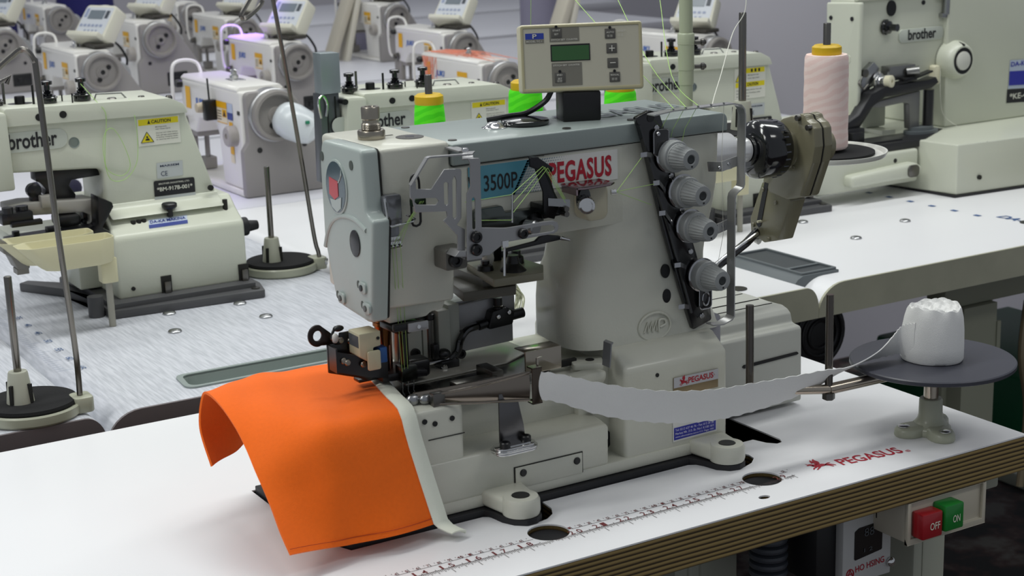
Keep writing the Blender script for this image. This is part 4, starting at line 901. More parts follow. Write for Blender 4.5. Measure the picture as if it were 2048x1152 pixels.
for j in range(NV + 1):
    tv = j / NV * 10; col = [cr(c, tv) for c in CL]; r = []
    for i in range(NU + 1):
        p = cr(col, i / NU * 4); f = max(0, min(1, (tv - 6.6) / 2))
        p = p + V((0, -1, .15)) * (.0026 * f * math.sin(i / NU * 8.5 + tv * .5) * math.sin(PI * min(1, i / NU * 1.02))) + V((0, 0, 1)) * (.0011 * math.sin(i * .28 + j * .17) * math.sin(i * .11 + 1) * (1 - f))
        r.append(p)
    rows.append(r)
m_or = mat('orange_fleece', '#f56a00', .9, bump=.5, bscale=1300, var=.06, vscale=300, sheen=.06)
cl = thing('draped_cloth', (-.22, .15, .1135), 'orange cloth panel with white bound edge draped over the large machine bed', 'cloth')
B().grid(rows, -.0022).out('cloth', m_or, cl, smooth=60)
b = B(); b.tube([r_ + V((0, -.0016, .006)) for r_ in rows[-1]], .00028, 5); b.out('hem_stitch', mat('dark_orange_thread', '#a02c08', .8), cl)
# white binding sewn along the right edge
edge = [r[-1] for r in rows]
i0 = 22
path = [edge[k] for k in range(i0, NV + 1, 4)] + [V((-.1545, .0565, .009)), V((-.1505, .0505, .0065)), V((-.147, .0455, .0052))]
bind = []
for k, p in enumerate(path):
    t = (path[min(k + 1, len(path) - 1)] - path[max(k - 1, 0)]).normalized()
    s_ = V((1, .12, 0)); n_ = s_.cross(t).normalized()
    if n_.dot(V((0, -1, 1))) < 0: n_ = -n_
    w = .0145; u0 = p - s_ * .0035
    bind.append([u0 + n_ * .0024, u0 + s_ * w * .25 + n_ * .0032, u0 + s_ * w * .6 + n_ * .0028, u0 + s_ * w + n_ * .0008, u0 + s_ * w - n_ * .0012])
m_bd = mat('cream_binding', '#e6e9da', .85, bump=.6, bscale=1600)
B().grid(bind, -.0014).out('binding', m_bd, cl, smooth=60)
b = B()
for k in range(len(path) - 1):
    for q in range(4):
        a0 = [bind[k][i].lerp(bind[k + 1][i], q / 4) for i in (1, 2)]; a1 = [bind[k][i].lerp(bind[k + 1][i], (q + .6) / 4) for i in (1, 2)]
        nn = (bind[k][1] - (bind[k][0])).normalized() * .0003
        for f in (.05, 1.0): b.tube([a0[0].lerp(a0[1], f) + nn, a1[0].lerp(a1[1], f) + nn], .00042, 4)
o = b.out('stitching', mat('stitch_grey_green', '#8a9c8e', .7), cl); tag(o, kind='stuff')

# ---------------------------------------------------------------- tape roll, its stand and guide rods
DX, DY = .3815, .0152
st = thing('tape_stand', (DX, DY, 0), 'khaki three-footed stand carrying a round black disc at the right table end', 'stand')
b = B()
ring = []
lobes = [math.radians(a) for a in (-108, 168, 32)]
def tri(r0, r1, z, inset=0):
    out = []
    for k in range(60):
        t = 2 * PI * k / 60; w = max(math.cos((t - l)) for l in lobes); d = min(abs((t - l + PI) % (2 * PI) - PI) for l in lobes)
        r = r0 + (r1 - r0) * max(0, 1 - (d / .62) ** 2) ** 1.0 if d < .62 else r0
        out.append((DX + (r - inset) * math.cos(t), DY + (r - inset) * math.sin(t), z))
    return out
loft(b, [tri(.0195, .0385, .0002), tri(.0205, .0395, .002), tri(.0202, .0390, .0065), tri(.018, .037, .0095, .001), tri(.015, .03, .0108, .003)])
b.lathe([(.0205, .006), (.0155, .011), (.0128, .015), (.0118, .019), (.0115, .0345), (.0105, .036), (.0075, .036)], (DX, DY, 0), n=32)
b.out('base', M_GREENBEIGE, st, smooth=50)
for l in lobes: B().lathe([(.0058, 0), (.0058, .0006), (.0045, .0012), (0, .0012)], (DX + .0305 * math.cos(l), DY + .0305 * math.sin(l), .0104), n=20).out('screw', M_CHROME, st)
B().cyl((DX + .012, DY + .004, .028), (DX + .0165, DY + .0055, .028), .0022, n=12).out('set_screw', M_BLACK, st)
B().cyl((DX, DY, .034), (DX, DY, .072), .0072, n=24).out('post', mat('nickel_post', '#b4aa9c', .2, 1.0), st)
B().box(DX - .002, DX + .026, DY - .012, DY + .008, .066, .0715, .001).out('bracket', mat('bracket_olive', '#6c6d55', .4), st)
B().lathe([(.0795, .0), (.0810, .001), (.0810, .0042), (.0798, .0052), (0, .0054)], (DX, DY, .0718), n=72).out('disc', mat('black_disc', '#3a3b44', .38, var=.08, vscale=30), st)
b = B(); b.tube([(DX + .01, DY + .008, .0665), (.325, .024, .066), (.262, .0325, .063)], .0055, 12); b.out('arm_rod', mat('nickel_post', '#b4aa9c', .2, 1.0), st)
b = B(); b.tube([(.262, .0325, .063), (.1775, .047, .0735)], .0048, 12); b.out('arm_rod', mat('nickel_post', '#b4aa9c', .2, 1.0), st)
M_ROD = mat('dark_steel_rod', '#66615c', .25, 1.0)
b = B(); b.cyl((.262, .0325, .055), (.2632, .0345, .157), .0038, n=16); b.out('guide_rod', M_ROD, st)
B().lathe([(.0045, 0), (.0062, .001), (.0062, .007), (.004, .008)], (.2618, .0322, .0525), n=6).out('rod_nut', M_DSTEEL, st)
b = B(); b.cyl((.1768, .0475, .070), (.1778, .0495, .157), .0038, n=16); b.out('guide_rod', M_ROD, st)
M_TAPE = mat('white_cotton_tape', '#dededc', .9, bump=.5, bscale=1500)
tpz = .0775
tr_ = thing('tape_roll', (DX, DY, tpz), 'white cotton tape roll on the black disc with its tape running to the machine', 'tape')
b = B(); R = []
for (r, h) in ((.0, .0004), (.029, .0002), (.0305, .003), (.0308, .015), (.0302, .03), (.0285, .042), (.0265, .0505), (.0252, .0535), (.0238, .0515), (.0222, .0535), (.0205, .0505), (.0185, .0515), (.0165, .0485), (.013, .0495), (.010, .047), (.004, .0485), (.0, .047)):
    R.append([(DX + max(r, .0002) * (1 + .025 * math.sin(3 * t + h * 60) + .012 * math.sin(7 * t + r * 500)) * math.cos(t), DY + max(r, .0002) * (1 + .025 * math.sin(3 * t + h * 60) + .012 * math.cos(5 * t)) * math.sin(t), tpz + h * (1 + .035 * math.sin(2 * t + 1) + (.02 * math.sin(9 * t + r * 900) if h > .04 else 0))) for t in [2 * PI * k / 64 for k in range(64)]])
loft(b, R); b.out('roll', M_TAPE, tr_, smooth=60)
mid = [(-.054, .0655, .118, 0, .0128), (-.035, .058, .1145, 0, .013), (.006, .0495, .0985, .05, .0152), (.045, .0405, .087, .1, .0158), (.083, .0345, .0795, .1, .0158), (.125, .032, .0745, .12, .0158), (.167, .0335, .0725, .14, .0152), (.21, .0345, .0725, .22, .0135), (.25, .0335, .0755, .4, .0116), (.28, .0322, .0795, .8, .0105), (.312, .0318, .086, .75, .0108), (.338, .0325, .0925, .35, .0122), (.3495, .0290, .0975, .1, .0138), (.3525, .0205, .0995, 0, .0165), (.3535, .011, .1005, 0, .018)]
mp_ = [V(p[:3]) for p in mid]; aux = [V((p[3], p[4], 0)) for p in mid]
rows = []
for j in range(121):
    t = j / 120 * (len(mid) - 1); c = cr(mp_, t); a = cr(aux, t)
    d = (cr(mp_, min(t + .05, len(mid) - 1)) - cr(mp_, max(t - .05, 0))).normalized(); side = d.cross(Z_).normalized()
    up = (Z_ * math.cos(a.x * 1.25) - side * math.sin(a.x * 1.25) * -1).normalized()
    rows.append([c + up * a.y * s_ + side * .0012 * (1 - s_ * s_) + up * (.0007 * math.sin(j * 1.9) * (abs(s_) > .95)) for s_ in (-1, -.7, -.35, 0, .35, .7, 1)])
B().grid(rows, .0009).out('tape_strip', M_TAPE, tr_, smooth=60)

# ---------------------------------------------------------------- switch box, motor control box, hose under the front table
sw = thing('switch_box', (.345, -.02, -.08), 'beige switch box with red and green buttons under the front table edge', 'switch')
M_SWB = mat('switch_beige', '#c0b9a8', .4)
b = B(); b.box(.2945, .397, -.0425, .045, -.0795, -.038, .003)
b.prism([(.2945, -.0808), (.3985, -.0808), (.3985, -.038), (.2945, -.038)], 'y', -.046, -.042, .001, holes=([(.2985, -.0752), (.3945, -.0752), (.3945, -.0381), (.2985, -.0381)],)); b.prism([(-.0462, -.0808), (-.0425, -.0745), (-.042, -.0808)], 'x', .2945, .3985)
b.out('housing', M_SWB, sw)
rb = B().box(.3025, .3285, -.058, -.042, -.0735, -.0475, .0018).out('off_button', mat('button_red', '#a01420', .35, coat=.3), sw)
gb_ = B().box(.330, .3545, -.060, -.042, -.0705, -.044, .0018).out('on_button', mat('button_green', '#0c7a2a', .35, coat=.3), sw)
M_BT = mat('button_white_print', '#e6e2d0', .5)
B_ = text(B(), 'OFF', (.3115, -.0582, -.0648), X_, Z_, .013, .0075, .01); B_.out('off_lettering', M_BT, rb, smooth=0)
B_ = text(B(), 'ON', (.3395, -.0602, -.0625), X_, Z_, .0095, .0075, .01); B_.out('on_lettering', M_BT, gb_, smooth=0)
B().box(.2938, .2948, -.004, -.0032, -.0655, -.0525).out('seam', M_GAP, sw)
mc = thing('motor_controller', (.29, .12, -.12), 'dark motor control box with white front panel and red lettering under the table', 'control box')
b = B(); b.box(.232, .3, .012, .30, -.128, -.05, .002); b.out('case', mat('case_black', '#1c1c1e', .45), mc)
b = B(); b.box(.256, .319, .001, .012, -.131, -.0385, .001); fp = b.out('front_panel', mat('panel_white', '#c9c9c7', .4), mc)
b = B(); b.prism(rpoly([(.2705, -.1065, .002), (.2705, -.0765, .002), (.276, -.0735, .002), (.302, -.0725, .002), (.3065, -.076, .002), (.3065, -.1025, .002)]), 'y', .0002, .001); b.out('display', M_GLOSSBLK, fp)
b = B(); text(b, '88', (.2825, .0, -.0838), X_, Z_, .0125, .0085, -.01); text(b, '1 2', (.2825, .0, -.1), X_, Z_, .011, .004); b.out('display_digits', mat('dim_digits', '#5c6166', .5), fp, smooth=0)
b = B(); text(b, 'HO HSING', (.2725, .0008, -.1195), (1, 0, .06), Z_, .038, .0066, .012); b.tube([(.2655 + .0045 * math.cos(t), .0006, -.1195 + .005 * math.sin(t)) for t in [2 * PI * k / 24 for k in range(24)]], .0006, 5, True); b.tube([(.262, .0006, -.123), (.2655, .0006, -.115), (.269, .0006, -.123)], .0006, 5).tube([(.2625, .0006, -.1195), (.2685, .0006, -.1195)], .0006, 5); b.out('maker_lettering', M_RED, fp, smooth=0)
for (x, z) in ((.3175, -.1185), (.262, -.13)): B().ball((x, -.001, z), .005, (1, .8, 1)).out('panel_screw', M_CHROME, fp)
hs = B()
for k in range(14):
    z = -.056 - k * .0088; hs.lathe([(.0155, -.0042), (.0185, -.0025), (.0195, 0), (.0185, .0025), (.0155, .0042)], (.2035, .05, z), n=24)
tag(hs.out('suction_hose', mat('hose_grey', '#42464d', .45)), 'dark grey ribbed hose hanging under the front table', 'hose')
B().prism([(.135, -.0775), (.158, -.0775), (.158, -.0388), (.135, -.0388)], 'y', .075, .1)
# ---------------------------------------------------------------- thread stand behind the large machine, its cones
M_SILV = mat('spindle_steel', '#7d7a75', .25, 1.0)
ts = thing('thread_stand', (.4345, .49, 0), 'tall pale green thread stand with collar behind the large machine, holding green and pink cones', 'thread stand')
PXY = (.4345, .4885)
b = B(); b.lathe([(.03, 0), (.03, .004), (.014, .01), (.0082, .014), (.0082, .9), (.0, .9)], (*PXY, 0), n=28); b.out('pole', mat('stand_pale_green', '#a9b196', .4, coat=.2), ts)
b = B(); b.lathe([(.0084, 0), (.0093, .001), (.0093, .018), (.0099, .0185), (.0099, .049), (.0104, .0495), (.0104, .061), (.0095, .0625), (.0084, .063)], (*PXY, .300), n=28); b.out('collar', mat('stand_pale_green', '#a9b196', .4, coat=.2), ts)
for z in (.351, .322): B().lathe([(.0028, 0), (.0028, .007), (.0045, .008), (.0045, .011), (.002, .014)], (PXY[0] + .0085, PXY[1] - .006, z), (.86, -.5, 0), n=12).out('collar_screw', M_DSTEEL, ts)
def tray(x, y, z, r, holder=False, rod=.14):
    b = B(); b.tube([(PXY[0], PXY[1], z - .008), (x, y, z - .008)], .004, 8); b.out('arm', M_SILV, ts)
    b = B(); b.lathe([(0, -.004), (r * .8, -.004), (r * .97, -.001), (r, .003), (r, .0048), (r * .965, .0045), (r * .93, .0008), (0, .0005)], (x, y, z), n=56); t = b.out('spool_tray', mat('tray_white', '#d5d5cd', .35, coat=.3), ts)
    B().cyl((x, y, z + .001), (x, y, z + .0042), r * .8, n=48).out('felt_pad', M_FELT, t)
    B().cyl((x, y, z), (x, y, z + rod), .0046, n=14, bev=.0008).out('spindle', M_SILV, t)
    if holder:
        b = B(); b.lathe([(.0142, .0042), (.0105, .037), (.0095, .0385), (.0046, .0385)], (x, y, z), n=28); b.out('cone_holder', mat('holder_pale', '#a8a99a', .45), t)
        for k in range(4):
            a = .35 + k * PI / 2; c, s_ = math.cos(a), math.sin(a)
            B().prism([(-.0012, .008), (.0012, .008), (.0008, .030), (-.0008, .030)], 'y', -.002, .0008, M=Matrix.Translation((x + .0118 * c, y + .0118 * s_, z)) @ Matrix.Rotation(a + PI / 2, 4, 'Z')).out('holder_slot', M_GAP, t)
    return t
tray(.567, .386, .2135, .0745, rod=.158); tray(.4875, .4465, .2415, .066, True, .1445)
for (x, y, z) in ((.165, .647, .172), (.2645, .585, .182), (.366, .53, .176)): tray(x, y, z, .055, rod=.15 if x < .2 else .158)
def yarn_mat(n, c1, c2):
    m = mat(n, c1, .75, bump=.35, bscale=900); nt = m.node_tree; bs = nt.nodes['Principled BSDF']
    tc = nt.nodes.new('ShaderNodeTexCoord'); w = nt.nodes.new('ShaderNodeTexWave'); w.inputs['Scale'].default_value = 30; w.inputs['Distortion'].default_value = 5; w.inputs['Detail'].default_value = 2; w.bands_direction = 'Z'
    mp = nt.nodes.new('ShaderNodeMapping'); mp.inputs['Rotation'].default_value = (.35, .2, 0); r = nt.nodes.new('ShaderNodeValToRGB'); e = r.color_ramp.elements
    e[0].position = .3; e[1].position = .7; e[0].color = lin(c1); e[1].color = lin(c2)
    nt.links.new(tc.outputs['Object'], mp.inputs[0]); nt.links.new(mp.outputs[0], w.inputs['Vector']); nt.links.new(w.outputs['Fac'], r.inputs['Fac']); nt.links.new(r.outputs['Color'], bs.inputs['Base Color'])
    return m
M_LIMEY = yarn_mat('lime_yarn', '#46e000', '#5cf015'); M_PINK = yarn_mat('pink_yarn', '#ecd0c9', '#f1dcd5'); M_YEL = mat('yellow_plug', '#d0ac08', .45)
def cone(x, y, z, r0, r1, h, ym, label, grp=None):
    t = thing('thread_cone', (x, y, z), label, 'thread cone', grp)
    b = B(); pr = [(0, .0035), (r0 * .93, .0035), (r0, .006)]
    for k in range(12): pr.append((r0 + (r1 - r0) * k / 11 + .0003 * math.sin(k * 2.2), .008 + (h - .012) * k / 11))
    pr += [(r1 * .93, h), (.012, h)]
    b.lathe(pr, (x, y, z), n=40); b.out('yarn', ym, t, smooth=50)
    rp = .0172
    b = B(); b.lathe([(.0055, h - .001), (rp, h - .001), (rp + .0006, h + .001), (rp + .0004, h + .009), (rp - .003, h + .0115), (.0055, h + .0115)], (x, y, z), n=36); b.out('plug', M_YEL, t); B().lathe([(.006, 0), (.012, 0), (.012, .004), (.006, .004)], (x, y, z), n=24).out('lower_plug', M_YEL, t)
    return t
cone(.567, .386, .2178, .0272, .0262, .1165, M_PINK, 'pale pink thread cone with yellow plug on the felt tray at the right')
cone(.165, .647, .1763, .022, .0182, .111, M_LIMEY, 'lime green thread cone nearest the cream head, its whole yellow plug in view', 'lime cones behind the machine')
cone(.2645, .585, .1863, .023, .0205, .1145, M_LIMEY, 'lime green thread cone left of and half behind the control panel', 'lime cones behind the machine')
cone(.366, .53, .1803, .022, .0195, .115, M_LIMEY, 'lime green thread cone right of the control panel, mostly hidden by it', 'lime cones behind the machine')
def loose(pts, r, label, m=M_LIME, grp='threads running down to the large machine', n=5):
    return tag(B().tube(smooth_path(pts, 6), r, 5).out('thread', m), label, 'thread', grp)
loose([(.1225, .0925, .3425), (.155, .2, .37), (.222, .41, .422), (.30, .65, .485)], .0004, 'lime thread crossing in front of the control panel to the guide rail')
loose([(.1365, .0925, .3425), (.175, .2, .368), (.263, .385, .42), (.34, .55, .47)], .0004, 'lime thread passing just right of the control panel to the guide rail')
loose([(.1505, .0925, .3425), (.185, .18, .36), (.303, .361, .419), (.40, .51, .47)], .0004, 'lime thread crossing the pale green pole to the guide rail')
loose([(.1805, .0925, .3415), (.235, .18, .325), (.305, .255, .345), (.36, .305, .38), (.381, .31, .403), (.39, .32, .44)], .0005, 'white thread hanging beside the bare spindle right of the pole', mat('white_thread', '#dcdcd0', .6))
loose([(.187, .444, .36), (.183, .434, .423), (.19, .44, .47)], .0003, 'thin lime thread rising behind the upper left corner of the control panel')
for (x, z) in ((.121, .3425), (.136, .3425), (.1505, .3425)): strand([(x, .093, z), (x + .004, .118, .318), (x - .004, .115, .299)], .00025, 'needle_thread')
strand([(.1805, .0925, .3415), (.184, .1, .29), (.186, .1, .215), (.178, .1, .18)], .00022, 'needle_thread', mat('white_thread', '#dcdcd0', .6))

# ---------------------------------------------------------------- low felt-topped stands on the left tables
def felt_stand(cx, cy, r, ox, label):
    t = thing('cone_stand', (cx, cy, 0), label, 'thread stand', 'felt-topped cone stands on the left tables')
    M_ = mat('stand_enamel', '#a5a794', .4)
    b = B(); b.lathe([(0, .0005), (r * .96, .0005), (r, .003), (r, .0115), (r * .97, .0135), (r * .93, .0125), (0, .0125)], (cx, cy, 0), n=56); b.prism(rr(cx + r * .72, cx + r * 1.12, cy - r * .62, cy - r * .1, .006), 'z', .001, .0185, .002); base = b.out('base', M_, t)
    B().lathe([(0, .0125), (r * .9, .0125), (r * .92, .0145), (r * .9, .0175), (0, .0178)], (cx, cy, 0), n=48).out('felt_pad', M_FELT, t)
    hx, hy = cx - ox, cy - .002
    b = B(); b.lathe([(.0148, .0175), (.0105, .0505), (.0098, .052), (.0042, .052)], (hx, hy, 0), n=28); h = b.out('cone_holder', mat('holder_pale', '#a8a99a', .45), t)
    for k in range(4):
        a = -.9 + k * PI / 2; c, s_ = math.cos(a), math.sin(a)
        B().prism([(-.0022, .0182), (.0022, .0182), (.0016, .039), (-.0016, .039)], 'y', -.0035, .0008, M=Matrix.Translation((hx + .0122 * c, hy + .0122 * s_, 0)) @ Matrix.Rotation(a + PI / 2, 4, 'Z')).out('holder_slot', M_GAP, h)
    B().cyl((hx, hy, .05), (hx, hy, .157), .0042, n=16, bev=.001).out('spindle', M_SILV, t)
    return t
sa = felt_stand(-.355, .617, .0545, .0105, 'felt-topped cone stand at the left picture edge with bent guide rod')
sbn = felt_stand(.1355, 1.075, .0545, .0125, 'felt-topped cone stand standing between the cream head and left button sewer')
b = B(); b.tube(smooth_path([(-.3065, .596, .014), (-.3060, .596, .04), (-.3085, .59, .085), (-.3155, .5884, .2177), (-.3205, .5884, .3696), (-.3220, .5884, .3824), (-.3275, .5884, .3925), (-.3350, .5884, .3955), (-.3450, .5884, .3893), (-.359, .5884, .379)], 6), .0033, 8); b.out('guide_rod', M_SILV, sa)
B().tube([(-.3587, .5884, .3642), (-.3482, .5884, .3695), (-.352, .5884, .362)], .0026, 8).out('rod_hook', M_SILV, sa)
b = B(); b.tube(smooth_path([(.1865, 1.0496, .014), (.1855, 1.0496, .026), (.18, 1.0496, .0535), (.166, 1.0496, .1797), (.1395, 1.0496, .3934), (.132, 1.0496, .418), (.118, 1.0496, .412), (.0925, 1.0496, .379), (.0915, 1.0496, .373), (.0965, 1.0496, .3700), (.1175, 1.0496, .3845), (.124, 1.0496, .394)], 6), .0033, 8); b.out('guide_rod', M_SILV, sbn)
for (t_, x, y) in ((sa, -.2985, .59), (sbn, .193, 1.045)): B().lathe([(.005, 0), (.006, .001), (.005, .004), (.002, .005)], (x, y, .0115), (.8, -.5, .0), n=12).out('clamp_screw', M_CHROME, t_)

# ---------------------------------------------------------------- button sewing machines of the second row
def caution_label(b_parent, o, w, h, variant=0):
    o = V(o)
    b = B(); flat(b, [(0, 0), (w, 0), (w, h), (0, h)], o, X_, Z_, .0003); lab = b.out('caution_label', mat('label_white', '#dcdccf', .4), b_parent, smooth=0)
    b = B()
    if variant == 0: flat(b, [(w * .03, h * .74), (w * .97, h * .74), (w * .97, h * .96), (w * .03, h * .96)], o, X_, Z_, .0005); tri_ = [(w * .06, h * .12), (w * .36, h * .12), (w * .21, h * .5)]
    else: flat(b, [(w * .36, h * .82), (w * .97, h * .82), (w * .97, h * .98), (w * .36, h * .98)], o, X_, Z_, .0005); flat(b, [(w * .03, h * .38), (w * .97, h * .38), (w * .97, h * .54), (w * .03, h * .54)], o, X_, Z_, .0005); tri_ = [(w * .03, h * .57), (w * .34, h * .57), (w * .185, h * .92)]
    flat(b, tri_, o, X_, Z_, .0005); b.out('label_yellow', mat('label_yellow', '#e0d015', .45), lab, smooth=0)
    b = B()
    yv = o.y - .0007
    if variant == 0: text(b, 'CAUTION', (o.x + w * .33, yv, o.z + h * .79), X_, Z_, w * .46, h * .12, .02)
    else: text(b, 'CAUTION', (o.x + w * .4, yv, o.z + h * .41), X_, Z_, w * .36, h * .1, .02)
    flat(b, [(w * .24, h * .78), (w * .31, h * .78), (w * .275, h * .93)], o, X_, Z_, .0007) if variant == 0 else [flat(b, [(w * q, h * .85), (w * (q + .06), h * .85), (w * (q + .06), h * .95), (w * q, h * .95)], o, X_, Z_, .0007) for q in (.52, .64, .76)]
    c = [(sum(p[0] for p in tri_) / 3), (sum(p[1] for p in tri_) / 3)]
    flat(b, [(c[0] - w * .05, c[1] - h * .05), (c[0] + w * .06, c[1] - h * .06), (c[0] + w * .04, c[1] + h * .02), (c[0] - w * .03, c[1] + h * .01)], o, X_, Z_, .0008)
    flat(b, [(c[0] - w * .02, c[1] + h * .04), (c[0] + w * .02, c[1] + h * .03), (c[0] + w * .02, c[1] + h * .1), (c[0] - w * .02, c[1] + h * .1)], o, X_, Z_, .0008)
    for p, q in ((tri_[0], tri_[1]), (tri_[1], tri_[2]), (tri_[2], tri_[0])): b.tube([o + X_ * p[0] + Z_ * p[1] + Y_ * -.0006, o + X_ * q[0] + Z_ * q[1] + Y_ * -.0006], .0004, 4)
    ls = (('Moving parts', .62), ('may cause injury', .54), ('Operate with safety devices.', .40), ('Turn off main switch before', .32), ('threading, changing needle,', .24), ('or cleaning this machine.', .16)) if variant == 0 else (('Moving parts may', .73), ('cause injury here', .63), ('Operate with safety devices. Turn off', .26), ('main switch before threading needle', .16), ('and before cleaning', .06))
    for s_, z in ls: text(b, s_, (o.x + w * (.42 if variant == 0 or z > .6 else .05), yv, o.z + h * z), X_, Z_, w * min(.52 if variant == 0 or z > .6 else .88, len(s_) * .022), h * .045, .01)
    b.out('label_print', M_INK, lab, smooth=0)
def button_sewer(label, variant=0):
    t = thing('button_sewing_machine', (-.05, 1.05, 0), label, 'sewing machine', 'pale button sewing machines in the second row')
    m = M_CREAMB
    b = B(); b.prism(rpoly([(-.157, .955, .006), (.055, .940, .006), (.066, .985, .006), (.066, 1.2, .01), (-.157, 1.2, .01)]), 'z', .0005, .0115, .0015)
    b.box(-.152, .05, .962, 1.19, .0115, .018)
    b.prism([(-.157, .985), (-.157, 1.06), (-.175, 1.12), (-.215, 1.19), (-.2, 1.2), (-.157, 1.15)], 'z', .0005, .0125, .0015)
    b.cyl((-.1675, .985, .0005), (-.1675, .985, .028), .0105, n=20)
    b.out('base_plate', mat('base_grey', '#4a4a4c', .5), t)
    for (x, y) in ((-.149, .968), (.047, .955)): B().cyl((x, y, .011), (x, y, .0135), .006, n=18).out('base_bolt', M_DSTEEL, t)
    b = B()
    b.prism(rpoly([(.9855, .0165, .0), (.9865, .101, .012), (1.012, .1165, .004), (1.033, .133, .008), (1.19, .133), (1.19, .0165)], 4), 'x', -.1345, .0495, .005, 3)
    b.prism(rpoly([(-.249, .196), (-.15, .1905, .03), (-.1275, .1885, .025), (-.1275, .128), (.031, .128), (-.0085, .2565), (-.249, .2605)], 6), 'y', 1.03, 1.135, .004, 3)
    b.prism([(1.006, .122), (1.015, .1275), (1.0225, .1305), (1.0275, .1345), (1.0297, .1395), (1.12, .1395), (1.12, .122)], 'x', -.129, .0305, .002, 2)
    b.out('body', m, t)
    b = B(); b.prism(rpoly([(-.2515, .2575), (-.0055, .2525, .002), (-.011, .265, .008), (-.03, .2745, .008), (-.2515, .2805, .004)], 5), 'y', 1.0245, 1.138, .0035, 3); b.out('top_cover', m, t)
    for x, wd in ((-.076, .009), (.0355, .009)):
        b = B(); b.prism([(x, .0155), (x + .0145, .0155), (x + .0145, .041), (x, .041)], 'y', .9838, .988); b.out('base_notch', M_GAP, t)
        b = B(); b.box(x + .003, x + .0115, .978, .985, .0115, .034, .001); b.out('hinge_bracket', M_DSTEEL, t)
    B().prism(circ(-.115, .030, .0028, 14), 'y', .9838, .987).out('screw_hole', M_GAP, t)
    B().prism(circ(.0185, .1455, .004, 16), 'y', 1.0225, 1.026).out('screw_hole', M_GAP, t)
    for (x, z) in ((-.176, .2665), (-.2075, .266)): B().prism(circ(x, z, .0048, 20), 'y', 1.0235, 1.026).out('screw_hole', M_BLACK, t)
    B().lathe([(.0072, 0), (.0072, .001), (.0055, .0012), (.0055, .0006), (0, .0006)], (-.1635, 1.0305, .2275), (0, -1, 0), 24).out('rivet', mat('rivet_steel', '#8e9895', .3, .9), t)
    b = B(); b.lathe([(.0042, 0), (.0042, .010), (.009, .0115), (.0105, .0135), (.0105, .017), (.009, .0185), (0, .019)], (-.0475, 1.010, .1165), n=28); b.out('clamp_knob', M_BLACK, t)
    for (x, y) in ((-.1, 1.0085), (-.092, 1.009), (-.085, 1.0095), (.033, 1.012)): B().prism(circ(x, y, .0035, 14), 'z', .112, .1172 + (x > 0) * .012).out('hole', M_GAP, t)
    b = B(); b.cyl((.048, 1.06, .077), (.082, 1.06, .077), .0135, n=24, bev=.002).cyl((.08, 1.06, .077), (.098, 1.06, .077), .009, .0065, n=20, bev=.001); b.out('motor_coupling', M_RUBBER, t)
    # name plate and labels
    b = B(); b.prism(rr(-.30, -.172, .2225, .2485, .012), 'y', 1.0288, 1.031); npl = b.out('name_plate', mat('plate_pale', '#b9beb4', .35, coat=.3), t)
    b = B(); text(b, 'brother', (-.2490, 1.0286, .2265), (1, 0, .0), Z_, .0635, .0205, .022); b.out('name_lettering', M_INK, npl, smooth=0)
    caution_label(t, (-.0765, 1.0298, .2125), .0595, .0375) if variant == 0 else caution_label(t, (-.080, 1.0298, .1975), .064, .053, 1)
    b = B(); flat(b, [(-.0548, .166), (-.0178, .167), (-.017, .1875), (-.054, .1875)], (0, 1.0298, 0), X_, Z_, .0004); dl = b.out('dealer_label', mat('label_silver', '#b7bcbb', .35), t, smooth=0)
    b = B(); text(b, 'MARSEM', (-.0495, 1.0292, .1815), X_, Z_, .027, .0028, .02); text(b, 'CE', (-.049, 1.0292, .169), X_, Z_, .0095, .0065, .0); b.out('dealer_print', mat('print_navy', '#26304e', .5), dl, smooth=0)
    b = B(); flat(b, rpoly([(-.0605, .142), (-.0022, .142), (-.0022, .1625, .003), (-.0605, .1635, .003)]), (0, 1.0292, 0), X_, Z_, .0004); ml = b.out('model_label', M_INK, t, smooth=0)
    b = B(); text(b, 'BROTHER INDUSTRIES, LTD.', (-.0535, 1.0286, .1573), X_, Z_, .044, .0025, .008); text(b, '*BM-917B-001*', (-.0565, 1.0286, .1485), X_, Z_, .0505, .0058, .012); b.out('model_lettering', mat('label_white', '#dcdccf', .4), ml, smooth=0)
    b = B(); flat(b, [(-.0605, .1375), (-.0022, .1375), (-.0022, .1415), (-.0605, .1415)], (0, 1.0292, 0), X_, Z_, .0004); b.out('serial_strip', mat('label_silver', '#b7bcbb', .35), ml, smooth=0)
    b = B(); flat(b, [(-.078, .0), (-.0235, .0), (-.0275, -.016), (-.082, -.016)], (0, .0025 + 1.0, .1135), X_, (0, -1, .6), .0) if 0 else None
    b = B(); 
    pts = [(-.0785, 1.0095), (-.024, 1.0095), (-.0285, .9945), (-.083, .9945)]
    zf = lambda y: .1052 + (y - .9945) * .61 + .0010
    b.bm.faces.new([b.bm.verts.new((x, y, zf(y))) for x, y in pts[::-1]]); st_ = b.out('dealer_strip', mat('label_pale_blue', '#b4bfd2', .4), t, smooth=0)
    b = B(); b.bm.faces.new([b.bm.verts.new((x, y, zf(y) + .0004)) for x, y in ((-.083, .9948), (-.0285, .9948), (-.0268, 1.0005), (-.0815, 1.0005))]); b.out('strip_blue', mat('dealer_blue_dark', '#2b3c86', .4), st_, smooth=0)
    b = B(); text(b, 'DA-KA MAKINA', (-.0785, 1.0025, zf(1.0025) + .0003), X_, (0, 1, .62), .05, .0055, .02, shear=.2); b.out('strip_lettering', mat('dealer_blue_dark', '#2b3c86', .4), st_, smooth=0)
    # tensions and rods on top
    ZT = .2785
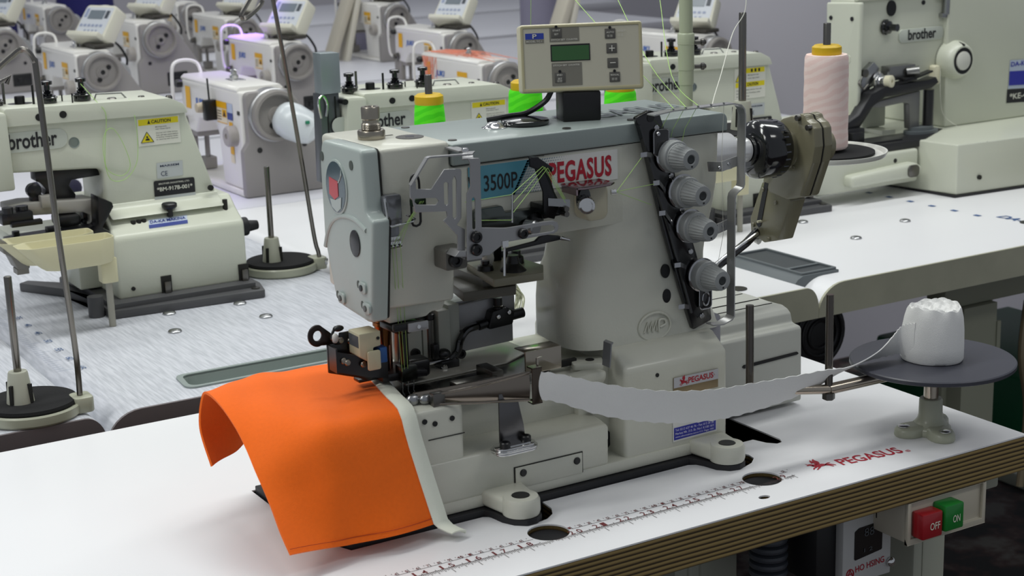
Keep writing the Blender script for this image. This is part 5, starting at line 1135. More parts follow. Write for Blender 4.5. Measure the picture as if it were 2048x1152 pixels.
    def tension(x, y, s=1.0):
        b = B(); b.lathe([(.0115, 0), (.0115, .0055), (.0095, .006), (.0125, .0065), (.0128, .0078), (.0105, .009), (.0105, .010), (.006, .0105), (.0068, .0125), (.0045, .014), (.0062, .016), (.004, .0175), (.004, .0235), (.0072, .0245), (.0075, .029), (.0035, .030), (0, .030)], (x, y, ZT), n=24); b.out('thread_tension', M_GLOSSBLK, t)
    tension(-.184, 1.06); tension(-.1385, 1.06); tension(-.252, 1.07)
    for (x, y, h, r) in ((-.203, 1.06, .026, .0016), (-.156, 1.045, .012, .001), (-.1625, 1.07, .008, .001), (-.236, 1.08, .03, .0018)): B().cyl((x, y, ZT - .003), (x, y, ZT + h), r, n=10).out('thread_rod', M_BLACK if r < .0017 else M_DSTEEL, t)
    b = B(); b.prism(circ(-.218, 1.075, .017, 28, .011), 'z', ZT - .002, ZT + .0015).lathe([(.0068, 0), (.0068, .010), (.0062, .0115), (0, .0118)], (-.218, 1.072, ZT), n=20); b.out('winder_post', M_BLACK, t)
    b = B(); b.tube([(-.123, 1.06, ZT - .003), (-.119, 1.06, ZT + .006), (-.085, 1.06, ZT + .0045), (-.078, 1.06, ZT - .004)], .0012, 7); b.out('thread_bow', M_STEEL, t)
    for (x, y, r) in ((-.0985, 1.06, .0075), (-.0575, 1.06, .0055), (-.024, 1.045, .005)): B().lathe([(r, -.003), (r, .0008), (r * .7, .0035), (0, .004)], (x, y, ZT - .004 - (x + .1) * .03), n=18).out('top_screw', M_DSTEEL, t)
    # sewing arm and feed mechanism below the arm
    b = B(); b.prism([(-.2132, .1905), (-.1235, .1905), (-.1235, .1766), (-.1656, .1748), (-.1692, .1674), (-.1616, .1547), (-.1651, .1394), (-.1805, .1413), (-.1818, .1484), (-.1988, .1525), (-.2035, .160), (-.2005, .166), (-.2045, .172), (-.208, .176), (-.2134, .1786)], 'y', 1.05, 1.075, .0015); b.out('looper_bracket', mat('black_casting', '#121216', .3), t)
    b = B(); b.lathe([(.0095, 0), (.0095, .01), (.006, .012)], (-.219, 1.05, .168), (0, -1, 0), 20).box(-.2235, -.2105, 1.04, 1.055, .142, .166, .001); b.out('clamp_lever', mat('black_casting', '#121216', .3), t)
    b = B(); b.prism([(-.2567, .1534), (-.2342, .1553), (-.1469, .1491), (-.1320, .1430), (-.1246, .1365), (-.1318, .1), (-.1505, .1105), (-.1508, .1281), (-.1601, .1332), (-.2471, .1388), (-.2575, .1459)], 'y', 1.03, 1.075, .0015).box(-.215, -.2, 1.025, 1.04, .146, .162, .001); b.out('feed_arm', mat('feed_grey', '#a8a59f', .35, .4), t)
    b = B(); b.prism([(-.1477, .1576), (-.1293, .1476), (-.1279, .1416), (-.1459, .1149), (-.1348, .1075), (-.1599, .109), (-.150, .120), (-.149, .14)], 'y', .998, 1.03, .001); b.out('stop_lever', M_BLACK, t)
    b = B(); b.box(-.275, -.235, .995, 1.03, .136, .150, .001).box(-.265, -.225, .99, 1.0, .1325, .139, .0008).cyl((-.266, 1.0, .15), (-.266, 1.0, .158), .007, n=14).cyl((-.245, 1.01, .150), (-.245, 1.01, .156), .008, n=14); b.out('button_clamp', mat('black_casting', '#121216', .3), t)
    b = B(); b.strap([(-.268, 1.02, .1128), (-.246, 1.02, .1140), (-.210, 1.02, .1150), (-.15, 1.02, .1150)], (0, 1, 0), .02, .004).box(-.214, -.199, 1.012, 1.026, .115, .122, .001).cyl((-.256, 1.01, .115), (-.256, 1.01, .124), .005, n=12).box(-.266, -.246, 1.005, 1.015, .108, .116, .001); b.out('feed_rail', mat('black_casting', '#121216', .3), t)
    b = B(); b.prism(rpoly([(-.285, .123), (-.2808, .1212, .004), (-.2665, .1025), (-.2500, .0817, .004), (-.2686, .0823), (-.2758, .1001), (-.285, .1065)]), 'y', .965, 1.0, .001).box(-.27, -.255, .965, .985, .076, .083); b.out('clamp_arm', mat('base_light_grey', '#77756f', .45), t)
    b = B(); b.box(-.196, -.166, 1.02, 1.06, .118, .133, .004); b.out('lower_cam', M_BLACK, t)
    b = B(); b.prism([(-.165, .02), (-.165, .115), (-.155, .128), (-.12, .128), (-.12, .02)], 'y', 1.06, 1.15, .003).box(-.25, -.14, 1.07, 1.14, .075, .108, .003); b.out('cylinder_bed', m, t)
    b = B(); b.box(-.156, -.145, 1.045, 1.06, .1165, .130, .002).ball((-.158, 1.04, .118), .005); b.out('rubber_stop', M_BLACK, t)
    # head end with its slotted steel channel
    HX = -.2855
    b = B(); b.prism(rpoly([(HX + .0, .175), (HX + .038, .175), (HX + .036, .276, .006), (HX + .006, .2785, .006)]), 'y', 1.02, 1.10, .003); b.out('head_plate', m, t)
    b = B(); b.prism(rpoly([(HX - .03, .15), (HX + .0005, .15), (HX + .0005, .285), (HX - .028, .285)]), 'y', 1.035, 1.06, .0008); ch = b.out('needle_channel', mat('channel_steel', '#6a6e72', .35, .8), t)
    b = B(); b.prism([(HX - .027, .285), (HX + .002, .285), (HX + .002, .345), (HX - .027, .346)], 'y', 1.03, 1.055, .0008); b.out('channel_sleeve', mat('channel_sleeve', '#8e989b', .4, .6), ch)
    for (x, z0, z1) in ((HX - .018, .17, .265), (HX - .006, .16, .28)): B().box(x - .001, x + .001, 1.0342, 1.036, z0, z1).out('channel_slot', M_BLACK, ch)
    b = B(); b.tube(smooth_path([(HX - .03, 1.03, .25), (HX - .033, 1.03, .275), (HX - .026, 1.03, .283), (HX - .02, 1.03, .27), (HX - .023, 1.03, .252)], 5), .002, 7); b.out('take_up_hook', M_CHROME, ch); b = B(); b.tube([(HX - .026, 1.03, .205), (HX - .032, 1.03, .19), (HX - .028, 1.03, .17)], .0018, 7); b.out('take_up_hook', M_CHROME, ch)
    B().cyl((HX + .003, 1.02, .272), (HX + .003, 1.035, .272), .0045, n=14).out('head_screw', M_BLACK, t)
    return t
bl = button_sewer('pale button sewing machine on the left with a cream tray before it')
bm_ = button_sewer('pale button sewing machine behind the lime cones, its grey steel channel at left'); bm_.location.x += .485; bm_.location.y -= .055; bm_.scale.z = .93
br = button_sewer('pale button sewing machine right of the pale green pole, with two yellow warning bands', 1); br.location.x += .985; br.location.y -= .045; br.scale.z = .95
# loose lime loops hanging on the left button sewer
b = B(); b.tube(smooth_path([(-.1405, 1.055, .301), (-.128, 1.03, .278), (-.121, 1.0225, .266), (-.1195, 1.0245, .25), (-.1245, 1.0245, .215), (-.124, 1.0245, .188), (-.105, 1.0245, .177), (-.092, 1.0245, .190), (-.1, 1.0245, .222), (-.112, 1.0245, .2415), (-.123, 1.0245, .235), (-.127, 1.0245, .21), (-.121, 1.0245, .175), (-.100, 1.0245, .172), (-.083, 1.0245, .192), (-.079, 1.0245, .225), (-.0805, 1.0245, .256), (-.081, 1.04, .2765)], 6), .00042, 5); tag(b.out('thread', M_LIME), 'lime thread hanging in loops on the left button sewer', 'thread')

# cream button tray on its post
bt = thing('button_tray', (-.166, .935, 0), 'cream two-bay button tray on a post before the left button sewer', 'tray')
M_TRAY = mat('cream_plastic', '#cfcaa6', .45)
def bay(y0, y1):
    o = [(-.2775, y0 + .012, .0), (-.265, y0, .01), (-.178, y0, .012), (-.156, y0 + .012, .012), (-.156, y1 - .002, .006), (-.262, y1, .008), (-.2775, y1 - .008, .006)]
    return rpoly([(p[0], p[1], p[2]) for p in o], 4)
def shrink(lp, d):
    cx = sum(p[0] for p in lp) / len(lp); cy = sum(p[1] for p in lp) / len(lp)
    return [(cx + (p[0] - cx) * (1 - d / .06), cy + (p[1] - cy) * (1 - d / .026)) for p in lp]
b = B()
for (y0, y1, x0) in ((.9, .9465, 0), (.9465, .990, -.012)):
    lp = [(p[0] + x0, p[1]) for p in bay(y0, y1)]
    R = []
    for d, z in ((.004, .0875), (.0015, .092), (0, .119), (.0003, .1205), (.0016, .1205), (.0022, .119), (.0035, .094), (.006, .0905)):
        q = shrink(lp, d); R.append([(x + (.118 - z) * (.9 if x < -.25 else 0), y, z) for x, y in q])
    loft(b, R)
b.prism(rr(-.176, -.155, .913, .935, .004), 'z', .060, .092, .001)
b.out('tray_bowl', M_TRAY, bt)
B().cyl((-.1655, .924, .0004), (-.1655, .924, .064), .0045, n=18).out('post', mat('post_beige', '#9c9a8e', .4, .4), bt)
bt2 = copy_tree(bt); bt2.location.x += .99; bt2.location.y -= .055; bt2['label'] = 'cream tray on a post, glimpsed under the chrome rail right of the large machine'
bt['group'] = bt2['group'] = 'button trays'

# ---------------------------------------------------------------- big bar-tacking machine on the right
KE = thing('bar_tacking_machine', (1.4, 1.0, 0), 'big pale machine with open jaw at the right picture edge, name plate on its arm', 'sewing machine')
m = M_CREAMB
b = B()
b.prism(rpoly([(1.276, .852, .004), (1.75, .820, 0), (1.75, 1.3), (1.243, 1.3), (1.243, 1.1, .003)]), 'z', .004, .0905, .004, 3)
b.box(1.03, 1.26, .925, 1.02, .02, .078, .006, 3)
b.prism([(1.09, .03), (1.245, .032), (1.25, .05), (1.235, .058), (1.09, .05)], 'y', .905, .93, .006, 3)
b.out('base', m, KE)
B().prism([(1.272, .85), (1.76, .818), (1.76, 1.3), (1.24, 1.3)], 'z', .0003, .0045).out('rubber_foot', M_RUBBER, KE)
b = B()
b.prism(rpoly([(1.395, .0905), (1.9, .0905), (1.9, .36), (1.37, .333, .01), (1.372, .32), (1.3955, .318, .0)]), 'y', 1.0, 1.25, .01, 3)
b.prism(rpoly([(1.184, .122), (1.19, .14), (1.197, .166), (1.25, .182, .01), (1.40, .186), (1.40, .328), (1.184, .3305)], 4), 'y', 1.012, 1.072, .005, 3)
b.prism(rpoly([(.994, .112), (.990, .3265, .004), (1.075, .3225, .004), (1.071, .105)]), 'x', 1.178, 1.1875, .003, 3)
b.box(1.185, 1.8, 1.005, 1.075, .326, .3335, .004)
b.out('arm', m, KE)
b = B(); b.tube([(1.1905, 1.0095, .313), (1.1895, 1.0095, .27), (1.1915, 1.0095, .235), (1.1885, 1.0095, .195)], .0022, 7); b.out('cover_gap', M_GAP, KE)
b = B(); b.tube([(1.1778, p[0], p[1]) for p in rr(1.012, 1.055, .222, .236, .005)], .0009, 5, True); b.out('embossed_slot', m, KE)
for (x, z) in ((1.062, .297), (1.009, .298)): B().prism(circ(x, z, .0038, 16), 'x', 1.1765, 1.179).out('screw_hole', M_BLACK, KE)
B().prism(circ(1.269, .310, .0105, 24, .0135), 'y', 1.0095, 1.013).out('arm_hole', M_BLACK, KE)
B().prism(circ(1.345, .315, .004, 16), 'y', 1.0105, 1.013).out('screw_hole', M_BLACK, KE)
b = B(); b.lathe([(.0135, 0), (.0135, .004), (.0115, .006), (.011, .01), (.006, .012), (.006, .024), (.0065, .026), (0, .026)], (1.2555, 1.012, .2785), (.25, -1, 0), 24); b.out('tension_knob', M_GLOSSBLK, KE)
b = B(); b.prism(rr(1.2875, 1.3935, .2485, .2715, .0095), 'y', 1.0085, 1.0125, .0005); kp = b.out('name_plate', mat('plate_pale', '#b9beb4', .35, coat=.3), KE)
b = B(); text(b, 'brother', (1.3075, 1.008, .2520), (1, 0, .0), Z_, .067, .0185, .022); b.out('name_lettering', M_INK, kp, smooth=0)
b = B(); b.lathe([(.036, -.012), (.034, .004), (.029, .016), (.026, .019), (.0235, .019), (.0235, .010), (0, .010)], (1.415, .9985, .210), (0, -1, .0), 36); hd = b.out('adjuster_boss', m, KE)
B().lathe([(.0235, .012), (.0235, .018), (.017, .018), (.0165, .012)], (1.415, .9985, .210), (0, -1, 0), 36).out('dial_ring', M_BLACK, hd)
B().lathe([(.0165, .01), (.0165, .02), (.014, .021), (0, .021)], (1.415, .9985, .210), (0, -1, 0), 28).out('dial_face', mat('dial_white', '#cfcfc6', .4), hd)
B().cyl((1.415, .9985, .2425), (1.415, .979, .2375), .0022, n=10).out('screw_hole', M_BLACK, hd)
b = B(); b.prism(rr(1.364, 1.379, .170, .204, .005), 'y', .998, 1.013, .003, 2); b.out('thumb_lever', M_IVORY, KE)
b = B(); b.box(1.383, 1.396, 1.002, 1.012, .286, .294, .001).cyl((1.394, 1.005, .292), (1.396, 1.005, .345), .006, n=14); b.out('oil_bottle', M_STEEL, KE)
# clamp and needle parts in the jaw
b = B(); b.prism([(1.14, .115), (1.168, .115), (1.2, .151), (1.225, .163), (1.335, .169), (1.352, .178), (1.345, .188), (1.325, .184), (1.225, .181), (1.195, .172), (1.168, .138), (1.14, .126)], 'y', .975, .998, .001); b.out('clamp_arm', mat('dark_casting', '#2b2b2d', .35, .4), KE)
b = B(); b.prism([(1.2, .1475), (1.225, .156), (1.318, .165), (1.318, .1), (1.305, .1), (1.296, .1), (1.293, .144), (1.28, .148), (1.225, .1445)], 'y', .985, 1.0, .001); b.out('clamp_lever', mat('casting_mid_grey', '#7b7b7a', .4, .4), KE)
b = B(); b.cyl((1.338, .985, .1), (1.338, .985, .166), .0095, n=20); b.out('clamp_cylinder', mat('cylinder_black', '#1c1c1e', .3), KE)
b = B(); b.prism(circ(1.322, .985, .036, 28, .022), 'z', .0905, .0965).prism(circ(1.322, .985, .026, 28, .016), 'z', .0965, .1025); b.out('clamp_foot', M_SLATE, KE)
b = B(); b.prism([(1.09, .93), (1.28, .93), (1.38, .99), (1.38, 1.0), (1.1, 1.0)], 'z', .079, .0915, .001).box(1.11, 1.24, .945, .985, .0915, .094, .0005); b.out('feed_plate', mat('dark_feed_plate', '#1e1e21', .4), KE)
b = B(); b.prism([(1.255, 1.01), (1.285, 1.01), (1.285, 1.08), (1.255, 1.08)], 'z', .0905, .098).box(1.245, 1.30, 1.05, 1.09, .098, .15, .003); b.out('jaw_post', m, KE)
b = B(); b.box(1.118, 1.172, .965, 1.0, .09, .117, .002).cyl((1.13, .97, .085), (1.13, .97, .11), .005, n=12).box(1.135, 1.16, .955, .968, .095, .112, .001).cyl((1.155, .96, .08), (1.155, .96, .1), .004, n=12); b.out('presser_block', mat('dark_casting', '#2b2b2d', .35, .4), KE)
b = B(); b.prism([(1.178, .122), (1.186, .1225), (1.213, .175), (1.235, .21), (1.222, .222), (1.198, .205)], 'y', 1.0, 1.012, .001); b.out('needle_cover', M_STEEL, KE)
b = B(); b.lathe([(.0175, 0), (.0175, .003), (.0145, .004), (.0145, .007), (.011, .008), (.011, .016), (.0095, .017), (0, .017)], (1.232, 1.0, .187), (.3, -1, .1), 28); kt = b.out('thread_tension', M_CHROME, KE)
b = B(); b.lathe([(.0095, .012), (.0105, .013), (.0105, .027), (.0085, .028), (.0035, .028), (.003, .024), (0, .024)], (1.232, 1.0, .187), (.3, -1, .1), 24); b.out('tension_nut', M_IVORY, kt)
b = B(); b.box(1.25, 1.31, .99, 1.012, .188, .212, .001).cyl((1.29, .99, .2), (1.305, .975, .203), .008, n=16); b.out('thread_guide', mat('guide_steel', '#8a8a88', .3, .9), KE)
b = B(); b.strap([(1.24, .985, .182), (1.275, .98, .186), (1.335, .98, .199)], (0, 1, 0), .014, .003).box(1.27, 1.30, .975, .99, .186, .192, .001); b.out('trim_lever', M_BLACK, KE)
b = B(); b.lathe([(.005, 0), (.005, .004), (.003, .005), (0, .005)], (1.195, 1.0, .158), (0, -1, 0), 14).tube([(1.19, .995, .20), (1.178, .99, .19), (1.19, .99, .178), (1.2, .99, .186)], .002, 7).lathe([(.007, 0), (.007, .006), (0, .007)], (1.198, 1.0, .205), (0, -1, 0), 16); b.out('take_up_parts', M_DSTEEL, KE)
b = B(); b.prism([(1.155, .1215), (1.192, .1215), (1.196, .137), (1.155, .134)], 'y', .995, 1.01, .001); nb = b.out('needle_block', M_IVORY, KE)
for x in (1.178, 1.186): B().cyl((x, .994, .129), (x, .997, .129), .0025, n=12).out('screw', M_BLACK, nb)
for (x, y, z) in ((1.205, .9045, .062), (1.208, .904, .052), (1.2015, .904, .0515), (1.163, .904, .044)): B().cyl((x, y + .02, z), (x, y + .022, z), .0038 if z > .06 else .0028, n=14).out('screw_hole', M_BLACK, KE)
b = B(); b.prism(rr(1.215, 1.24, .034, .055, .008), 'y', .902, .906, .001); b.out('pivot_screw', M_DSTEEL, KE)
B().cyl((1.325, .845, .03), (1.325, .850, .03), .004, n=14).out('screw_hole', M_BLACK, KE)
b = B(); flat(b, [(1.552, .146), (1.68, .140), (1.68, .193), (1.554, .198)], (0, .9995, 0), X_, Z_, .0004); dl = b.out('dealer_sticker', mat('label_pale_blue', '#b4bfd2', .4), KE, smooth=0)
b = B(); flat(b, [(1.553, .152), (1.68, .146), (1.68, .172), (1.5535, .178)], (0, .9989, 0), X_, Z_, .0004); b.out('sticker_blue', mat('dealer_blue', '#2b2f9a', .4), dl, smooth=0)
b = B(); text(b, 'DA-KA MAKINA', (1.556, .9985, .186), X_, Z_, .11, .0085, .02); b.out('sticker_lettering', mat('dealer_blue', '#2b2f9a', .4), dl, smooth=0)
b = B(); flat(b, [(1.549, .120), (1.68, .114), (1.68, .139), (1.55, .145)], (0, .9995, 0), X_, Z_, .0004); ml = b.out('model_label', M_INK, KE, smooth=0)
B_ = text(B(), '*KE-430D-02*', (1.556, .9986, .126), X_, Z_, .11, .011, .012); B_.out('model_lettering', mat('label_white', '#dcdccf', .4), ml, smooth=0)
b = B(); b.tube(smooth_path([(1.375, .995, .2), (1.372, .99, .15), (1.378, .985, .115), (1.40, .965, .093)], 6), .0004, 5); tag(b.out('thread', mat('white_thread', '#dcdcd0', .6)), 'white thread hanging down the jaw of the big machine at right', 'thread')
b = B()
for k, (x, y) in enumerate(((1.32, .8505), (1.34, .849), (1.39, .8465), (1.41, .845), (1.44, .843))): b.box(x, x + .012, y - .0008, y + .001, .0845, .0895)
b.out('paint_chips', M_GAP, KE)
# cream-framed display at the right picture edge, grey pocket in the table
dp = thing('operation_panel', (1.42, .74, 0), 'ivory framed operation panel at the right picture edge before the big machine', 'control panel')
MP = Matrix.Translation((1.40, .74, .03)) @ Matrix.Rotation(math.radians(-50), 4, 'X')
b = B(); b.box(-.018, .16, -.05, .06, -.012, .008, .004, 2, M=MP); b.box(-.01, .14, -.03, .03, -.03, -.01, M=MP); b.out('frame', mat('ivory_frame', '#cbbd8a', .45), dp)
b = B(); b.box(.0, .15, -.036, .045, .008, .0095, .001, 1, M=MP); b.out('panel_face', mat('panel_grey_face', '#8f8f8a', .45), dp)
b = B(); b.box(.006, .03, -.02, .02, .0095, .0105, M=MP); b.out('panel_display', M_BLACK, dp)
pk = thing('table_pocket', (.73, .64, 0), 'dark grey divided pocket set into the white table joint at the right', 'tray')
b = B(); b.prism([(.672, -.024), (.679, -.012), (.6905, .0), (.70, .004), (.765, .004), (.765, -.03), (.672, -.03)], 'y', .575, .735, .0008)
b.out('shell', M_SLATE, pk)
b = B(); b.prism(rr(.703, .76, .615, .725, .003), 'z', .0042, .0046).prism(rr(.703, .76, .583, .610, .003), 'z', .0042, .0046); b.out('pocket_well', mat('pocket_dark', '#3b4043', .5), pk)
b = B(); b.prism(rr(.70, .764, .578, .732, .003), 'z', .004, .007, .0006, holes=(rr(.704, .76, .616, .727, .003)[::-1], rr(.704, .76, .583, .610, .003)[::-1])); b.out('pocket_rim', M_SLATE, pk)
# dealer tape printed on the right tables
b = B()
for k in range(12): 
    yy = 1.12 - k * .05
    flat(b, [(1.19, yy), (1.199, yy), (1.199, yy + .012), (1.19, yy + .012)], (0, 0, 0), X_, Y_, .0006) if k % 1 == 0 and yy > .72 else None
text(b, 'DA-KA MAKINA', (1.208, .70, 0), (.0, -1, 0), (1, 0, 0), .20, .020, .02, shear=.2, lift=.0006)
b.out('dealer_tape_print', mat('print_blue', '#33588e', .5), td, smooth=0)
# things under the right tables
b = B(); b.box(1.02, 1.125, .62, .66, -.37, -.06, .004).box(1.0, 1.3, .60, .64, -.1, -.0455, .004); b.box(1.03, 1.1, .59, .62, -.3, -.1).box(1.1, 1.108, .588, .592, -.2, -.13)
tag(b.out('frame_panel', mat('frame_olive_grey', '#8e907f', .5)), 'pale grey-green steel frame panel under the right table', 'panel')
b = B(); b.cyl((.86, .8, -.14), (.86, .72, -.14), .055, n=32, bev=.006)
for r in (.045, .034, .022): b.tube([(.86 + r * math.cos(t), .719, -.14 + r * math.sin(t)) for t in [2 * PI * k / 32 for k in range(32)]], .003, 6, True)
tag(b.out('motor', mat('motor_black', '#1d1d1f', .45)), 'dark round motor hanging under the right table', 'motor')
b = B(); b.box(.62, .70, .60, .64, -.12, -.0455, .003); tag(b.out('bracket', mat('frame_olive_grey', '#8e907f', .5)), 'pale bracket under the table joint behind the belt cover', 'bracket')
cb = B(); 
for k in range(4): cb.tube(smooth_path([(1.20 + .012 * k, .62, -.12), (1.17 + .02 * k, .60, -.2), (1.20 + .012 * k, .61, -.3), (1.18 + .015 * k, .60, -.42)], 6), .006, 8)
tag(cb.out('cable_bundle', mat('cable_tan', '#7c7059', .6)), 'tan cable bundle hanging under the table at right', 'cable')
cr_ = B(); cr_.box(1.43, 1.8, .80, 1.2, -.46, -.345, .01)
tag(cr_.out('crate', mat('crate_green', '#0e5a38', .5)), 'green plastic crate under the right table', 'crate')
# ---------------------------------------------------------------- lockstitch machines in the rows behind
M_JW = mat('white_enamel', '#dddbd6', .35, coat=.25); M_JG = mat('warm_grey_enamel', '#8d8987', .5); M_JD = mat('wheel_grey', '#87837f', .45)
def lockstitch(label, panel=True, capsule=False, guard=True, dialpost=False, threads=False, name='lockstitch_machine'):
    t = thing('lockstitch_machine', (0, .15, 0), label, 'sewing machine', 'white lockstitch machines in the back rows')
    b = B()
    b.prism(rpoly([(.036, .0105), (.036, .190), (.33, .190, .006), (.338, .184, .006), (.338, .112, .006), (.318, .092, .006), (.272, .090, .012), (.25, .120, .012), (.165, .122, .016), (.150, .10, .014), (.140, .0105)], 4), 'x', -.055, .036, .007, 3)
    b.prism([(-.06, .03), (.12, .03), (.12, .34), (-.06, .34)], 'z', .0005, .011, .002)
    b.out('body', M_JW, t)
    b = B(); b.prism(rpoly([(-.0545, .187), (-.0545, .192, .003), (-.048, .197, .004), (.030, .197, .004), (.0365, .191, .003), (.0365, .187)], 3), 'y', .05, .337, .002, 2); b.out('top_cover', M_JW, t)
    b = B(); b.prism(rpoly([(-.06, .0005), (-.0605, .085, .01), (-.049, .10), (-.0505, .1895, .012), (.034, .191, .014), (.058, .158, .004), (.155, .0105), (.155, .0005)], 4), 'y', .018, .037, .003, 2); b.out('end_cover', M_JG, t)
    b = B(); b.lathe([(.046, 0), (.0485, .002), (.0485, .028)], (0, .008, .147), (0, 1, 0), 40); b.out('wheel_shroud', mat('satin_silver', '#a5a5a6', .32, .7), t)
    b = B(); b.lathe([(.0435, .03), (.0455, .004), (.0455, -.004), (.0435, -.0065), (.0385, -.0065), (.0365, -.003), (.034, .004), (.016, .004), (.0145, .002), (.0095, .0015), (.0095, -.001), (.006, -.001), (.006, .004), (0, .004)], (0, 0, .147), (0, 1, 0), 44); w = b.out('hand_wheel', M_JD, t)
    B().cyl((0, -.0005, .147), (0, .004, .147), .0062, n=16).out('wheel_bore', M_BLACK, w)
    for a in (35, 245): B().cyl((.0195 * math.cos(math.radians(a)), .001, .147 + .0195 * math.sin(math.radians(a))), (.0195 * math.cos(math.radians(a)), .0045, .147 + .0195 * math.sin(math.radians(a))), .0058, n=12).out('wheel_hole', M_BLACK, w)
    b = B(); b.lathe([(.0175, 0), (.019, .002), (.019, .018), (.0165, .021), (.006, .021), (.0055, .018), (0, .018)], (-.052, .068, .108), (-1, 0, 0), 28); b.out('stitch_dial', mat('dial_grey', '#9d9892', .4), t)
    b = B(); b.box(-.056, -.04, .30, .345, .035, .095, .004).box(-.052, .03, .275, .335, .08, .10, .006); b.cyl((-.02, .31, .03), (-.02, .31, .09), .005, n=10).box(-.03, -.005, .3, .33, .012, .035, .002); b.out('needle_head', mat('head_grey', '#8b8783', .4), t)
    if guard: b = B(); b.tube(smooth_path([(-.03, .338, .115), (-.055, .355, .105), (-.062, .362, .13), (-.062, .364, .19), (-.055, .365, .215), (-.03, .365, .22), (-.01, .36, .212), (-.008, .345, .19)], 5), .0036, 7); b.out('lever_guard', M_JW, t)
    b = B(); b.lathe([(.011, 0), (.011, .006), (.0075, .008), (.0075, .016), (0, .017)], (-.054, .318, .107), (-1, 0, 0), 18); b.out('thread_tension', M_DSTEEL, t)
    b = B(); b.lathe([(.008, 0), (.008, .01), (.006, .013), (0, .013)], (-.054, .333, .1795), (-1, 0, 0), 16); b.out('guide_post', M_BLACK, t)
    b = B(); b.box(-.0562, -.0545, .04, .05, .148, .155); b.out('side_cap', M_BLACK, t)
    b = B(); b.box(-.022, .004, .145, .185, .196, .1985, .001).lathe([(.0085, 0), (.0085, .008), (.0055, .01), (.0055, .016), (.0078, .018), (0, .021)], (-.012, .165, .198), n=16); b.out('bobbin_winder', M_CHROME, t)
    # stickers on the label side
    xs = -.0554
    FY = V((0, -1, 0))
    def side(y, z, w, h): return [(0, 0), (w, 0), (w, h), (0, h)], (xs, y, z), FY, Z_
    b = B(); p, o, xd, yd = side(.312, .135, .026, .042); flat(b, p, o, xd, yd, .0003); b.out('yellow_sticker', mat('sticker_amber', '#e0a80a', .45), t, smooth=0)
    b = B(); text(b, 'JUKI', (xs - .0003, .262, .141), FY, Z_, .048, .0185, .03, shear=.15); b.out('name_lettering', mat('logo_blue', '#2a5fb0', .45), t, smooth=0)
    b = B(); p, o, xd, yd = side(.150, .125, .050, .040); flat(b, p, o, xd, yd, .0003); st = b.out('caution_sticker', mat('sticker_pale', '#ddd2b5', .45), t, smooth=0)
    b = B(); flat(b, [(0, .028), (.05, .028), (.05, .04), (0, .04)], o, xd, yd, .0006); flat(b, [(.027, .012), (.048, .012), (.048, .026), (.027, .026)], o, xd, yd, .0006); flat(b, [(0, 0), (.05, 0), (.05, .0015), (0, .0015)], o, xd, yd, .0006); b.out('sticker_amber', mat('sticker_amber', '#e0a80a', .45), st, smooth=0)
    b = B(); flat(b, [(.03, .0135), (.045, .0135), (.0375, .025)], o, xd, yd, .0009); [flat(b, [(.003, .006 + k * .005), (.022, .006 + k * .005), (.022, .0075 + k * .005), (.003, .0075 + k * .005)], o, xd, yd, .0006) for k in range(4)]; b.out('sticker_print', mat('print_brown', '#3c2b2b', .6), st, smooth=0)
    for (x, z) in ((-.03, .085), (.058, .088)): B().cyl((x, .017, z), (x, .02, z), .005, n=14).out('cover_screw', M_BLACK, t)
    if not capsule:
        b = B(); b.lathe([(.036, 0), (.036, .05), (.032, .058), (.014, .06), (.014, .066), (0, .066)], (.082, .20, .120), (0, -1, 0), 32); b.out('motor', mat('motor_pale', '#9fa1a2', .4), t)
        B().lathe([(.018, 0), (.018, .004), (.008, .005), (0, .005)], (.082, .14, .120), (0, -1, 0), 24).out('motor_hub', M_BLACK, t); B().box(.015, .075, .0165, .03, .018, .058, .004).box(.03, .05, .012, .0165, .03, .045, .002).out('end_opening', M_BLACK, t)
    if panel:
        b = B(); b.box(.0, .05, .05, .17, .2, .21, .003); b.out('panel_arm', mat('panel_arm_dark', '#38352f', .45), t)
        MPn = Matrix.Translation((.036, .125, .25)) @ Matrix.Rotation(math.radians(-66), 4, 'Z') @ Matrix.Rotation(math.radians(-38), 4, 'X') @ Matrix.Scale(1.12, 4)
        b = B(); b.prism(rpoly([(-.052, -.045, .008), (.052, -.045, .008), (.048, .045, .012), (-.048, .045, .012)]), 'y', -.012, .024, .004, 2, M=MPn); b.box(-.05, .05, -.03, -.008, -.046, -.033, .003, 2, M=MPn); p_ = b.out('control_panel', mat('panel_cream', '#cdcbbb', .4), t)
        b = B(); b.prism(rr(-.044, .044, -.034, .038, .003), 'y', -.0125, -.0119, M=MPn); b.out('panel_face', mat('panel_pale', '#c6cad0', .4), p_)
        b = B(); b.box(-.026, .022, -.0135, -.0122, .008, .03, M=MPn); b.out('panel_screen', mat('lcd_grey', '#6f7880', .25), p_)
        b = B(); b.box(.026, .037, -.0135, -.0122, .01, .03, .001, 1, M=MPn); b.out('panel_button', mat('panel_button', '#3f444c', .4), p_)
        b = B()
        for k in range(6): b.box(-.04 + k * .0125, -.032 + k * .0125, -.0132, -.0122, -.012, -.006, M=MPn)
        for k in range(4): b.box(-.02 + k * .012, -.014 + k * .012, -.0132, -.0122, -.026, -.02, M=MPn)
        b.box(-.04, -.031, -.0132, -.0122, .012, .034, M=MPn); b.out('panel_print', mat('panel_print_blue', '#8e97b0', .4), p_)
        b = B(); b.tube(smooth_path([(.06, .12, .215), (.075, .10, .2), (.09, .09, .17), (.09, .09, .15)], 4), .003, 6); b.out('panel_cable', M_BLACK, t)
